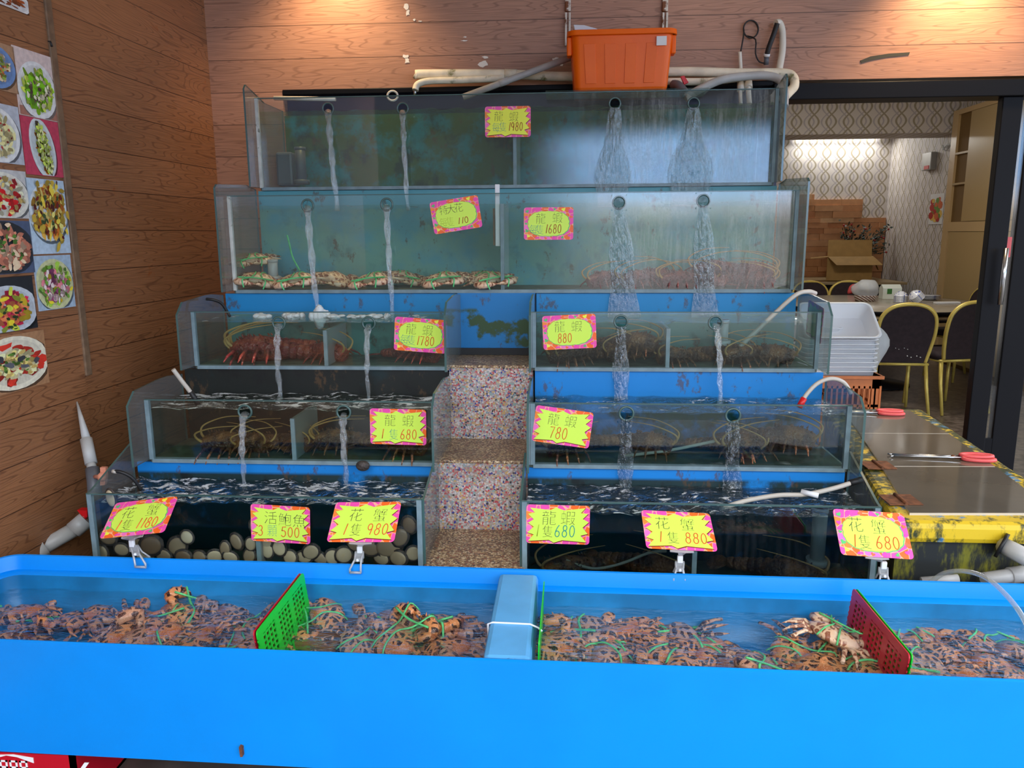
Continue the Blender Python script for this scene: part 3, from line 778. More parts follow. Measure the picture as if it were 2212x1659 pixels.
card('hearts price card reading 龍蝦 每隻1680 on the second-tier tank', 'cloud', flat(1185, 483, 2, 0), [('龍', .34, .34), ('蝦', .68, .32)], .66, [('每', .19, .68), ('隻', .32, .68)], '1680', 'ink_dark', nx=.42, nw=.052, ucol='ink_teal')
card('hearts price card reading 龍蝦 每隻1780 beside the steps', 'cloud', flat(908, 724, 3, 4), LX, .66, [('每', .20, .66), ('隻', .33, .66)], '1780', 'ink_red', nx=.42, nw=.054, ucol='ink_teal')
card('hearts price card reading 龍蝦 880 on the third tier', 'cloud', flat(1230, 717, 3, -3), LX, .67, None, '880', 'ink_red', nx=.27, nw=.052)
card('lime burst price card reading 龍蝦 1隻680 with orange numerals on the fourth tier', 'burst', flat(860, 922, 4, 1), [('龍', .36, .32), ('蝦', .68, .32)], .70, [('隻', .42, .71)], '680', 'ink_red', nx=.53, nw=.058, ucol='ink_teal', lead=('1', .18, 'ink_red'))
card('tilted lime burst price card reading 龍蝦 780 on the fourth tier', 'burst', flat(1215, 922, 4, 7.5), [('龍', .33, .32), ('蝦', .63, .32)], .68, None, '780', 'ink_red', nx=.28, nw=.062, nh=.32)
card('lime burst price card reading 活鮑魚 3顆500 in front of the abalones', 'burst', flat(606, 1132, 5, 2.5, s=.98), [('活', .34, .34), ('鮑', .58, .36), ('魚', .82, .38)], .70, [('顆', .36, .69)], '500', 'ink_red', nx=.50, nw=.062, ucol='ink_teal', lead=('3', .12, 'ink_red'), gs=.32)
card('lime burst price card with teal 680 on the bottom tank beside the steps', 'burst', flat(1205, 1133, 5, .5), [('龍', .36, .33), ('蝦', .66, .32)], .66, [('隻', .34, .68)], '680', 'ink_teal', nx=.44, nw=.064, lead=('1', .14, 'ink_faint'), nh=.30, gs=.34)
# the card taped face-in on the outside of the third-tier side pane
rr_ = ray(1760, 694); c0 = Vector((.966, rr_.y * .966 / rr_.x, CAMH + rr_.z * .966 / rr_.x))
sc_ = bpy.data.objects.new('price_card', card_mesh); COL.objects.link(sc_)
sc_.matrix_world = Matrix.Translation(c0) @ Matrix.Rotation(-PI / 2, 4, 'Z') @ Matrix.Rotation(.1, 4, 'Y') @ Matrix.Diagonal((.95, 1, 1.05, 1)); WM[sc_] = sc_.matrix_world.copy()
tag(sc_, 'lime burst card without writing taped to the side pane beside the white tubs', 'price card', 'handwritten fluorescent price cards')
for nm, me in (('burst_outline', burst_line_me), ('burst_panel', burst_me['lime'])):
    c_ = bpy.data.objects.new(nm, me); COL.objects.link(c_); c_.parent = sc_

# ------------------------------------------------------------------ blue tub in front
YR = lambda x: 2.243 - .0136 * (x + .25)          # its back rim line (the tub stands a little askew)
YF = lambda x: 1.712 - .0141 * (x + .25)
ZR, ZTW, ZTB, ZTBOT = .52, .425, .335, .179
XA, XB = -1.83, 1.95
tub = thing('fish_tub', 'long bright blue fibreglass tub of live crabs on red crates', 'tub', (0, 1.97, ZTBOT))
def loop(ins, z, r, n=6):
    """rounded rectangle of the tub's plan pulled in by ins"""
    cs = [(XB - ins, YF(XB) + ins), (XB - ins, YR(XB) - ins), (XA + ins, YR(XA) - ins), (XA + ins, YF(XA) + ins)]
    pts = []; r = max(r, .004)
    for i, (x, y) in enumerate(cs):
        a0 = [-90, 0, 90, 180][i]; sx, sy = [(-1, 1), (-1, -1), (1, -1), (1, 1)][i]
        for k in range(n + 1):
            a = math.radians(a0 + 90 * k / n)
            pts.append((x + sx * r + r * math.cos(a), y + sy * r + r * math.sin(a), z))
    return pts
prof = [(.045, ZTBOT, .05), (.022, ZTBOT + .004, .06), (.0, ZR - .012, .075), (.0, ZR - .003, .075), (.006, ZR, .07), (.012, ZR - .002, .066), (.020, ZR - .036, .06), (.022, ZR - .045, .06),
        (.040, ZR - .050, .05), (.044, ZR - .054, .05), (.050, ZTW - .02, .045), (.07, ZTB + .012, .04), (.085, ZTB, .03)]
rings = [loop(a, z, r) for a, z, r in prof]; nl = len(rings[0]); mb = MB()
vs = [p for rg in rings for p in rg]; fs = []
for i in range(len(rings) - 1):
    for k in range(nl): fs.append((i * nl + k, i * nl + (k + 1) % nl, (i + 1) * nl + (k + 1) % nl, (i + 1) * nl + k))
mb.add(vs, fs, 0, True)
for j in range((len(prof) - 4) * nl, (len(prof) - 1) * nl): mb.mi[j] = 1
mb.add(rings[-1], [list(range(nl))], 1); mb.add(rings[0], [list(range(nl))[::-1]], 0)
o = mb.build('shell', [M['blue_rim'], M['tub_in']], tub); o.data.set_sharp_from_angle(angle=.6)
# cross beam between the two basins
bl, br = PZ(1085, 1240, ZR - .015), PZ(1160, 1250, ZR - .015)
BX0, BX1 = PZ(1062, 1330, ZR - .02).x, PZ(1155, 1340, ZR - .02).x
mb = MB(); mb.box((BX0, YF(BX0) + .02, ZTB), (BX1, YR(BX1) - .022, ZR - .006)); mb.build('cross_beam', M['blue_beam'], tub, bevel=.014)
yt = PZ(1100, 1343, ZR).y
mb = MB(); mb.tube([(BX0 - .002, yt, ZR - .06), (BX0 - .003, yt, ZR - .008), (BX0 + .01, yt, ZR - .0035), (BX1 - .01, yt - .004, ZR - .0035), (BX1 + .012, yt - .006, ZR - .012), (BX1 + .022, yt - .01, ZR - .02)], .003, 6, flat=.6); mb.build('cable_tie', M['white'], tub)
# worn scratches on the front face
mb = MB(); mb.prism([(PZ(505, 1610, 0).x * 0 + P(505, 1612, 1.7).x, YF(-.7) + .0285, P(505, 1612, 1.73).z), (P(511, 1612, 1.7).x, YF(-.7) + .0285, P(511, 1614, 1.73).z), (P(512, 1632, 1.7).x, YF(-.7) + .03, P(512, 1634, 1.73).z), (P(507, 1632, 1.7).x, YF(-.7) + .03, P(507, 1634, 1.73).z)], (0, -.02, 0)); mb.build('scratch', M['rust'], tub)
# water in the tub
M['tub_water'] = clearmat('tub_water', (.92, .96, .95, 1), .035, .02, bump=.8, bscale=20, stretch=(1, 2.2, 1), foam=(30, .735, .78, (1, 2, 1)))
for (x0, x1, lb) in ((XA + .06, BX0 - .002, 'shallow water in the basin of the tub beside the wooden wall'), (BX1 + .002, XB - .06, 'shallow water in the basin of the tub with the red and green screen')):
    nx, ny = int((x1 - x0) / .02), 26; vs = []; fs = []; mb = MB()
    for j in range(ny + 1):
        for i in range(nx + 1):
            x = x0 + (x1 - x0) * i / nx; y0_, y1_ = YF(x) + .055, YR(x) - .053; y = y0_ + (y1_ - y0_) * j / ny
            vs.append((x, y, ZTW + .0018 * math.sin(31 * x + 9 * y) + .0016 * math.sin(17 * x - 44 * y + 1) + .001 * math.sin(70 * x + 52 * y)))
    for j in range(ny):
        for i in range(nx): fs.append((j * (nx + 1) + i, j * (nx + 1) + i + 1, (j + 1) * (nx + 1) + i + 1, (j + 1) * (nx + 1) + i))
    mb.add(vs, fs, 0, True); o = mb.build('water', M['tub_water']); tag(o, lb, 'water', kind='stuff')

# perforated divider screens
def screenmat(name, col):
    m = bpy.data.materials.new(name); m.use_nodes = True; t = NT(m.node_tree)
    b = [q for q in t.t.nodes if q.type == 'BSDF_PRINCIPLED'][0]
    t.set(b.inputs['Base Color'], (*col, 1)); t.set(b.inputs['Roughness'], .35)
    x, y, z = t.xyz(t.co())
    fu = t.m('ABSOLUTE', t.m('SUBTRACT', t.m('FRACT', t.m('DIVIDE', x, .022)), .5)); fz = t.m('ABSOLUTE', t.m('SUBTRACT', t.m('FRACT', t.m('DIVIDE', z, .016)), .5))
    grp = t.m('GREATER_THAN', t.m('FRACT', t.m('DIVIDE', t.m('ADD', x, 5.02), .11)), .28)
    ins = t.m('MULTIPLY', t.m('LESS_THAN', t.m('ABSOLUTE', z), .070), t.m('LESS_THAN', t.m('ABSOLUTE', x), .215))
    hole = t.m('MULTIPLY', t.m('MULTIPLY', t.m('LESS_THAN', fu, .30), t.m('LESS_THAN', fz, .30)), t.m('MULTIPLY', grp, ins))
    t.set(b.inputs['Alpha'], t.m('SUBTRACT', 1.0, hole))
    return m
M['scr_green'] = screenmat('green_screen', lin(20, 205, 50)); M['scr_red'] = screenmat('red_screen', lin(205, 30, 52))
def screen(name, m, foot, top, lean, label, h_=.185):
    """panel from foot (near end) to top (far end) along the tub, standing up with a lean"""
    a, b = Vector(foot), Vector(top); ax = (b - a); L_ = ax.length; ax.normalize()
    up = (Vector((0, 0, 1)) + lean * ax.cross(Vector((0, 0, 1)))).normalized(); nrm = ax.cross(up).normalized()
    M4 = Matrix((ax, nrm, up)).transposed().to_4x4(); M4.translation = (a + b) / 2 + up * h_ / 2
    mb = MB(); mb.prism([Vector((p.x, 0, p.z)) for p in rrect(L_, h_, .012, 0)], (0, -.003, 0))
    o = mb.build(name, m); o.matrix_world = M4; WM[o] = M4
    tag(o, label, 'screen', 'perforated screens in the tub'); return o
zf = ZTB + .003
def tb(px, py, z): p = PZ(px, py, z); return p
a1, b1 = PZ(578, 1400, .43), PZ(668, 1252, .505)
screen('divider_screen', M['scr_green'], (a1.x + .03, YF(-.6) + .09, zf), (b1.x + .0, YR(-.5) - .075, zf), -.12, 'slotted green plastic screen leaning across the tub beside the brown tile')
screen('divider_screen', M['scr_red'], (a1.x + .022, YF(-.6) + .09, zf), (b1.x - .008, YR(-.5) - .075, zf), -.12, 'red plastic screen showing only its edge behind the slotted green one')
screen('divider_screen', M['scr_green'], (BX1 + .013, YF(0) + .09, zf), (BX1 + .016, YR(0) - .085, zf), .03, 'green plastic screen seen edge-on and tied to the blue cross beam')
a2, b2 = PZ(1950, 1460, .44), PZ(1838, 1288, .505)
screen('divider_screen', M['scr_red'], (a2.x - .025, YF(.8) + .09, zf), (b2.x - .004, YR(.7) - .075, zf), .10, 'red slotted plastic screen leaning across the tub beside the tied crab')
screen('divider_screen', M['scr_green'], (a2.x - .018, YF(.8) + .09, zf), (b2.x + .004, YR(.7) - .075, zf), .10, 'green plastic screen backing the red slotted one')
# brown tile lying in the water
tp = PZ(700, 1368, ZTB); M['tile'] = mat('brown_tile', lin(128, 84, 52), .5, var=.3, vscale=24)
mb = MB(); mb.box((-.10, -.15, 0), (.10, .15, .022)); o = mb.build('brown_tile', M['tile'], bevel=.003); o.matrix_world = place((tp.x + .01, tp.y + .01, ZTB + .012), -.25, -.05); tag(o, 'brown clay tile lying in the tub under a crab', 'tile')

# ------------------------------------------------------------------ crabs
def crabmat(name, a, b_, c_):
    m, t, b = newmat(name); v = t.co()
    wv = t.n('ShaderNodeVectorMath', {0: t.sc(v, (1, 1, .5)), 1: t.sc(t.noise(v, 30, 2, out=1), (.02, .02, .02))}, operation='ADD')
    e = t.n('ShaderNodeTexVoronoi', {'Vector': wv, 'Scale': 46.0}, feature='DISTANCE_TO_EDGE')
    rnd = t.n('ShaderNodeObjectInfo', out=None).outputs['Random']
    cc = t.mix(t.ss(e, .10, .17), a, b_)
    cc = t.mix(t.ss(t.noise(v, 22, 3), .52, .66), cc, c_)
    dots = t.vor(v, 260); cc = t.mix(t.m('MULTIPLY', t.m('LESS_THAN', dots, .22), .75), cc, lin(236, 206, 180))
    cc = t.mix(t.m('MULTIPLY', rnd, .3), cc, t.mix(.4, cc, lin(110, 84, 88)))
    t.set(b.inputs['Base Color'], cc); t.set(b.inputs['Roughness'], .32)
    t.set(b.inputs['Normal'], t.n('ShaderNodeBump', {'Strength': .4, 'Distance': .004, 'Height': t.noise(v, 130, 3)}))
    return m
M['crab_a'] = crabmat('spotted_crab_shell', lin(222, 146, 92), lin(52, 26, 20), lin(200, 112, 60))
M['crab_b'] = crabmat('mauve_crab_shell', lin(204, 150, 120), lin(62, 34, 34), lin(160, 100, 78))
M['crab_c'] = crabmat('pale_crab_shell', lin(236, 196, 158), lin(150, 92, 66), lin(232, 204, 176))
M['tie'] = mat('green_string', lin(96, 205, 128), .5, var=.2, vscale=60)
M['crab_belly'] = mat('crab_belly', lin(232, 222, 206), .45)
def carapace(s_):
    n = 44; mb = MB(); vs = []; levels = [(0, .17), (.35, .165), (.65, .135), (.86, .085), (.97, .035), (1, 0), (.94, -.05), (.7, -.10), (.3, -.12), (0, -.12)]
    for l_, zz in levels:
        for k in range(n):
            a = 2 * PI * k / n; c_, sn = math.cos(a), math.sin(a)
            rx, ry = .5, (.33 if sn > 0 else .36)
            if l_ > .9 and sn > .12 and abs(c_) > .22: tooth = 1 + (.055 if k % 2 else -.02)
            else: tooth = 1
            if sn < 0: c2 = c_ * (1 - .22 * abs(sn))
            else: c2 = c_
            vs.append((rx * c2 * l_ * tooth * s_, ry * sn * l_ * tooth * s_, (zz + .015 * math.sin(5 * c_ + 3 * l_) * (l_ < .9)) * s_))
    fs = [(i * n + k, i * n + (k + 1) % n, (i + 1) * n + (k + 1) % n, (i + 1) * n + k) for i in range(len(levels) - 1) for k in range(n)]
    mb.add(vs, [f[::-1] for f in fs], 0, True); return mb
def crab_proto(name, m, label):
    s_ = .15; t = thing(name, label, 'crab', (0, 0, 0))
    carapace(s_).build('carapace', m, t)
    for sg in (-1, 1):
        mb = MB()          # claw folded across the front
        mb.tube([(sg * .30 * s_, .22 * s_, -.02 * s_), (sg * .48 * s_, .36 * s_, .02 * s_), (sg * .60 * s_, .46 * s_, .03 * s_)], [.06 * s_, .085 * s_, .075 * s_], 9)
        mb.tube([(sg * .60 * s_, .44 * s_, .03 * s_), (sg * .50 * s_, .56 * s_, .04 * s_), (sg * .32 * s_, .62 * s_, .05 * s_), (sg * .16 * s_, .63 * s_, .05 * s_)], [.08 * s_, .125 * s_, .115 * s_, .075 * s_], 10, flat=.85)
        mb.tube([(sg * .18 * s_, .655 * s_, .06 * s_), (sg * .07 * s_, .655 * s_, .05 * s_), (-sg * .03 * s_, .61 * s_, .03 * s_)], [.05 * s_, .036 * s_, .008 * s_], 7)
        mb.tube([(sg * .18 * s_, .59 * s_, 0), (sg * .08 * s_, .57 * s_, 0), (sg * .0 * s_, .58 * s_, .01 * s_)], [.042 * s_, .03 * s_, .007 * s_], 7)
        for k_ in range(4): mb.tube([(sg * (.42 - .08 * k_) * s_, .66 * s_, .10 * s_), (sg * (.40 - .08 * k_) * s_, .70 * s_, .145 * s_)], [.022 * s_, .003 * s_], 5)
        mb.build('claw', m, t)
        for j in range(4):
            a = math.radians(8 - 24 * j); L_ = (.42, .45, .42, .34)[j] * s_
            d = Vector((sg * math.cos(a), math.sin(a), 0)); b0 = Vector((sg * .36 * s_ * (1 - .06 * j), (.06 - .11 * j) * s_, -.06 * s_))
            mb = MB(); p1 = b0 + d * L_ * .6 + Vector((0, 0, .05 * s_)); p2 = b0 + d * L_ * 1.05 + Vector((0, -.08 * s_, -.02 * s_)); p3 = p2 + Vector((d.x * .08, -.12, -.06)) * s_
            mb.tube([b0, p1, p2, p3], [.042 * s_, .055 * s_, .038 * s_, .006 * s_ if j < 3 else .05 * s_], 7, flat=.7); mb.build('leg', m, t)
    mb = MB()
    for sx in (-.13, .14):
        mb.tube(spline([(sx * s_ * 1.5, -.38 * s_, -.02 * s_), (sx * s_, -.2 * s_, .15 * s_), (sx * s_ * .6, .1 * s_, .19 * s_), (sx * s_ * 1.4, .36 * s_, .12 * s_), (sx * s_ * 2.4, .68 * s_, .16 * s_), (sx * s_ * 2, .76 * s_, -.05 * s_)], 4), .02 * s_, 6, flat=.7)
    mb.tube(spline([(-.5 * s_, .48 * s_, .15 * s_), (0, .42 * s_, .16 * s_), (.5 * s_, .48 * s_, .15 * s_)], 5), .02 * s_, 6); mb.build('string', M['tie'], t)
    return t
crabs = {k: crab_proto('spotted_crab', M['crab_' + k], 'x') for k in 'abc'}
used = set()
def put_crab(k, M4, label, group):
    if k not in used:
        used.add(k); o = crabs[k]; o.matrix_world = M4; WM[o] = M4; tag(o, label, 'crab', group); return o
    o = dup(crabs[k], M4, label, group)
    if R.random() < .45:
        for ch_ in list(o.children):
            if ch_.name.startswith('string'): bpy.data.objects.remove(ch_)
    return o
def row(cells, fmt, group, rev=False, z=ZTB, sc=1.0, wet='ab'):
    order = sorted(range(len(cells)), key=lambda i: cells[i][0], reverse=rev)
    for rank, i in enumerate(order):
        px, py = cells[i][:2]; zz = cells[i][2] if len(cells[i]) > 2 else z + .03
        p = PZ(px, py, zz + .012); rr = random.Random(px * 3 + py)
        p.y = max(p.y, YF(p.x) + .105)
        put_crab(wet[rr.randrange(len(wet))] if len(cells[i]) < 4 else cells[i][3], place((p.x, p.y, zz), rr.uniform(-1.3, 1.3) + (PI if rr.random() < .6 else 0), rr.uniform(-.4, .4), rr.uniform(-.4, .4), sc * rr.uniform(.92, 1.18)), fmt % ORD[rank], group)
row([(40, 1322), (112, 1345), (212, 1322), (238, 1376), (335, 1366), (385, 1312), (452, 1298), (505, 1322), (160, 1335), (290, 1390), (300, 1340), (420, 1335), (448, 1352), (418, 1388), (522, 1362), (556, 1300), (545, 1392), (6, 1375), (3, 1290)],
    '%s crab counting from the slotted green screen towards the wooden wall', 'crabs between the wooden wall and the green screen', True)
row([(706, 1322, ZTB + .055), (772, 1388), (848, 1378, ZTB + .045, 'a'), (858, 1330), (925, 1348), (800, 1352), (960, 1392), (985, 1352), (1032, 1385)],
    '%s crab counting from the brown tile towards the blue cross beam', 'crabs between the brown tile and the cross beam')
row([(1192, 1398, ZTB + .04, 'a'), (1200, 1330), (1252, 1345), (1262, 1402), (1318, 1368), (1330, 1412), (1382, 1388), (1400, 1350), (1452, 1368), (1225, 1375), (1345, 1345), (1480, 1425), (1550, 1415), (1440, 1412), (1512, 1392), (1590, 1424), (1650, 1432), (1708, 1400, ZTB + .06, 'a'), (1772, 1432, ZTB + .065, 'a'), (1800, 1364, ZTB + .10, 'c'), (1852, 1440, ZTB + .05, 'a')],
    '%s crab from the blue cross beam towards the red screen', 'crabs between the cross beam and the red screen')
row([(1925, 1352), (1985, 1372), (1962, 1420), (2038, 1352), (2050, 1412), (2110, 1382), (2005, 1450), (2090, 1452), (2150, 1432), (2192, 1352), (2205, 1402), (2195, 1460)],
    '%s crab beyond the green-backed red screen, counting away from it', 'crabs beyond the red screen')
# pale crabs of the second-tier tank
cells = [(548, 560, 3.50, .3), (560, 612, 3.40, .2), (645, 606, 3.37, .1), (720, 604, 3.46, 0), (808, 604, 3.37, -.1), (870, 600, 3.52, .2), (960, 606, 3.40, .1), (1045, 590, 3.50, -.3), (1060, 614, 3.38, .4)]
for i, (px, py, Y, rz) in enumerate(cells):
    p = P(px, py, Y); z = ZB[2] + .045 if i else p.z
    put_crab('c', place((p.x, Y, z), PI + rz, -.25, .12 * (-1) ** i, .92 if i in (0, 7) else 1.0), '%s pale crab from the wooden wall in the second-tier tank' % ORD[i], 'pale crabs in the second-tier tank')

# ------------------------------------------------------------------ spiny lobsters
def lobmat(name, a, b_):
    m, t, b = newmat(name); v = t.co()
    cc = t.mix(t.ss(t.noise(v, 16, 4), .38, .62), a, b_); dots = t.vor(v, 170); cc = t.mix(t.m('MULTIPLY', t.m('LESS_THAN', dots, .2), .6), cc, lin(232, 196, 150))
    t.set(b.inputs['Base Color'], cc); t.set(b.inputs['Roughness'], .35)
    t.set(b.inputs['Normal'], t.n('ShaderNodeBump', {'Strength': .8, 'Distance': .006, 'Height': t.vor(v, 110)})); return m
M['lob_red'] = lobmat('red_lobster_shell', lin(196, 82, 62), lin(150, 50, 48)); M['lob_pink'] = lobmat('mauve_lobster_shell', lin(176, 100, 92), lin(120, 60, 66))
M['lob_brown'] = lobmat('brown_lobster_shell', lin(164, 104, 66), lin(84, 52, 42)); M['feeler'] = mat('lobster_feeler', lin(214, 160, 100), .5)
def lobster_proto(name, m):
    t = thing(name, 'x', 'lobster', (0, 0, 0)); mb = MB()
    mb.tube([(.0, 0, .012), (.02, 0, .02), (.06, 0, .028), (.11, 0, .03), (.15, 0, .027), (.165, 0, .025)], [.030, .038, .044, .042, .036, .030], 14)
    q = random.Random(2)
    for i in range(26):
        a = q.uniform(.2, PI - .2); x = q.uniform(.01, .15); c_ = Vector((x, .042 * math.cos(a), .028 + .042 * math.sin(a))); d = Vector((-.5, math.cos(a), math.sin(a))).normalized()
        mb.tube([c_, c_ + d * .011], [.004, .0006], 5)
    mb.build('carapace', m, t)
    mb = MB(); z = .028
    for i in range(6):
        x = .165 + i * .024; r = .036 - i * .0028; mb.tube([(x - .004, 0, z - i * .002), (x + .006, 0, z - i * .002), (x + .021, 0, z - .002 - i * .002)], [r, r * 1.08, r * .9], 14, flat=.85)
    mb.build('abdomen', m, t)
    mb = MB()
    for a in (-.75, -.38, 0, .38, .75):
        d = Vector((math.cos(a), math.sin(a), -.1)); n_ = Vector((-d.y, d.x, 0)); b0 = Vector((.305, 0, .014))
        mb.tube([b0, b0 + d * .025, b0 + d * .055, b0 + d * .07], [.008, .016, .019, .008], 8, flat=.22)
    mb.build('tail_fan', m, t)
    for sg in (-1, 1):
        mb = MB(); mb.tube(spline([(.005, sg * .016, .03), (-.018, sg * .028, .055), (-.008, sg * .045, .085), (.08, sg * .06, .115), (.20, sg * .05, .12)], 6), [.006 - .005 * i / 24 for i in range(25)], 6); mb.build('antenna', M['feeler'], t)
        for j in range(4):
            x = .04 + .028 * j; d = (1 - .45 * j) * .6
            mb = MB(); mb.tube([(x, sg * .03, .015), (x - .02 * d, sg * .075, .03), (x - .05 * d, sg * .115, .006), (x - .06 * d, sg * .135, -.012)], [.006, .006, .0045, .0015], 6); mb.build('leg', m, t)
    return t
lobs = {k: lobster_proto('spiny_lobster', M['lob_' + k]) for k in ('red', 'pink', 'brown')}
def put_lob(k, M4, label, group):
    if ('L', k) not in used:
        used.add(('L', k)); o = lobs[k]; o.matrix_world = M4; WM[o] = M4; return tag(o, label, 'lobster', group)
    return dup(lobs[k], M4, label, group)
def lobrow(k, tier, cells, fmt, group, rev=False):
    for rank, i in enumerate(sorted(range(len(cells)), key=lambda i: cells[i][0], reverse=rev)):
        px, dy_, rz, s_ = cells[i][:4]; lift = cells[i][4] if len(cells[i]) > 4 else 0
        Y = TY[tier] + dy_; p = P(px, 700, Y); q = random.Random(px)
        L_ = .36 * s_; rz = rz if abs(math.sin(rz)) < .5 else (.42 if math.cos(rz) > 0 else PI - .42) * (1 if rz > 0 else -1)
        ex, ey = abs(math.cos(rz)) * L_ / 2 + .03, abs(math.sin(rz)) * L_ / 2 + .075 * s_
        yl, yh = TY[tier] + .02 + ey, TY[tier - 1] - .02 - ey; Y = min(max(Y, yl), yh) if yl < yh else (yl + yh) / 2
        xl, xh = (-1.43, -.48) if (px < 1000 and tier > 2) else (-.115, .94) if tier > 2 else (.0, .92)
        cx_ = min(max(p.x, xl + ex), xh - ex)
        p.x = cx_ - math.cos(rz) * L_ * .46; Y = Y - math.sin(rz) * L_ * .46
        put_lob(k, place((p.x, Y, ZB[tier] + .014 * s_ + lift), rz, q.uniform(-.15, .15), q.uniform(-.08, .05), s_), fmt % ORD[rank], group)
lobrow('pink', 2, [(1330, .14, 1.2, .8), (1385, .20, -1.9, .9), (1405, .12, .6, .85), (1470, .22, 2.8, .9), (1500, .10, .1, .9), (1560, .22, .3, .9, .04), (1590, .12, 2.7, .9), (1650, .2, 1.8, .9, .03), (1660, .10, 2.9, .8)],
       '%s mauve lobster from the 1680 card in the second-tier tank', 'mauve lobsters in the second-tier tank')
lobrow('red', 3, [(450, .14, .15, 1.25), (560, .22, .2, 1.1), (690, .24, 2.8, .9), (935, .14, 2.2, .9)],
       '%s red lobster from the wooden wall in the third-tier tank', 'red lobsters on the third tier')
lobrow('brown', 3, [(1200, .14, .3, .9), (1290, .2, 2.9, .9, .02), (1270, .1, 1.3, .8), (1390, .16, .2, .9), (1340, .22, 2.2, .9, .05), (1490, .1, 1.3, .8), (1545, .2, 2.6, .8), (1670, .15, .4, .9), (1690, .22, 2.5, .85)],
       '%s brown lobster from the 880 card on the third tier', 'brown lobsters on the third tier')
lobrow('brown', 4, [(385, .12, .1, .95), (500, .2, 2.7, .85), (565, .1, 1.3, .85), (600, .16, 1.9, .75), (760, .18, .2, .95), (870, .1, 2.9, .9)],
       '%s brown lobster from the wooden wall in the fourth-tier tank', 'brown lobsters on the fourth tier, wooden wall side')
lobrow('brown', 4, [(1270, .14, .3, .95), (1370, .2, 2.9, .9), (1560, .2, 2.5, .9), (1690, .14, .3, 1.0), (1740, .2, 2.6, .95, .04)],
       '%s brown lobster from the 780 card in the fourth-tier tank', 'brown lobsters on the fourth tier, dining room side')
lobrow('brown', 5, [(1230, .12, .4, 1.0), (1390, .15, 2.8, 1.0), (1690, .16, 2.4, 1.0)],
       '%s brown lobster from the steps in the bottom tank', 'brown lobsters in the bottom tank')

# ------------------------------------------------------------------ abalones
M['ab_shell'] = mat('abalone_shell', lin(66, 58, 54), .5, var=.35, vscale=60, bump=.6, bscale=120)
m_, t_, b_ = newmat('abalone_foot'); t_.set(b_.inputs['Base Color'], t_.mix(t_.n('ShaderNodeObjectInfo', out=None).outputs['Random'], lin(206, 190, 160), lin(120, 98, 76))); t_.set(b_.inputs['Roughness'], .4); M['ab_foot'] = m_
M['ab_rim'] = mat('abalone_rim', lin(44, 40, 40), .5)
ab = thing('abalone', 'x', 'abalone', (0, 0, 0))
mb = MB(); mb.lathe([(.0, .018), (.012, .017), (.024, .012), (.0325, .004), (.034, 0), (.031, -.003), (.0, -.003)], 26, sx=1, sy=.78)
for v in mb.v:
    a = math.atan2(v.y, v.x); k_ = 1 + .03 * math.sin(14 * a) * (v.length > .03); v.x *= k_; v.y *= k_
mb.xf(Matrix.Rotation(-PI / 2, 4, 'X')); mb.build('shell', M['ab_shell'], ab)
mb = MB(); mb.lathe([(.0265, -.0025), (.0255, -.0055), (.020, -.0075), (.0, -.008)], 24, sx=1, sy=.76); mb.xf(Matrix.Rotation(-PI / 2, 4, 'X')); mb.build('foot', M['ab_foot'], ab)
cells = [(233, 1160, 30, 1), (262, 1188, 10, .9), (292, 1176, 0, 1), (326, 1178, 5, 1.2), (216, 1196, 80, .9), (380, 1182, 120, 1.1), (404, 1160, 60, .9), (396, 1203, 0, 1), (350, 1202, 10, .9), (430, 1204, 0, .9), (462, 1204, 160, .9), (486, 1186, 95, .8), (509, 1172, 70, 1.05), (541, 1176, 100, .85), (497, 1204, 30, .9), (537, 1203, 120, .9), (577, 1190, 90, .95), (603, 1184, 80, .9), (626, 1205, 20, .9), (672, 1192, 140, 1), (655, 1206, 0, .9), (718, 1204, 80, .9), (742, 1200, 0, 1), (766, 1176, 30, .9), (801, 1184, 10, 1.05), (838, 1182, 170, 1.3), (864, 1160, 110, 1.15), (884, 1134, 75, .9), (892, 1196, 80, .9), (822, 1208, 30, 1), (860, 1206, 0, 1.05), (553, 1136, 90, .9), (240, 1076, 80, .9), (310, 1205, 0, 1), (690, 1206, 30, .9), (574, 1170, 90, .8), (248, 1140, 70, .8)]
order = sorted(cells, key=lambda c_: c_[0])
low = [c_ for c_ in order if c_[1] >= 1195]; mid = [c_ for c_ in order if 1165 <= c_[1] < 1195]; hi = [c_ for c_ in order if c_[1] < 1165]
first = True
for rowc, nm in ((low, 'lowest row'), (mid, 'middle row'), (hi, 'upper few')):
    for i, (px, py, rot, s_) in enumerate(rowc):
        q = random.Random(px); p = P(px, py, TY[5] + .024)
        p.y += q.uniform(0, .012) if nm != 'upper few' else 0
        M4 = Matrix.Translation(p) @ Euler((q.uniform(-.2, .2), math.radians(rot), q.uniform(-.25, .25))).to_matrix().to_4x4() @ Matrix.Diagonal((s_ * 1.12 * q.uniform(.85, 1.1), s_, s_ * 1.2 * q.uniform(.85, 1.1), 1))
        lb = '%s abalone from the wooden wall in the %s clinging to the tank glass' % (ORD[i], nm)
        if first: first = False; ab.matrix_world = M4; WM[ab] = M4; tag(ab, lb, None, 'abalones clinging to the front glass')
        else: dup(ab, M4, lb, 'abalones clinging to the front glass')

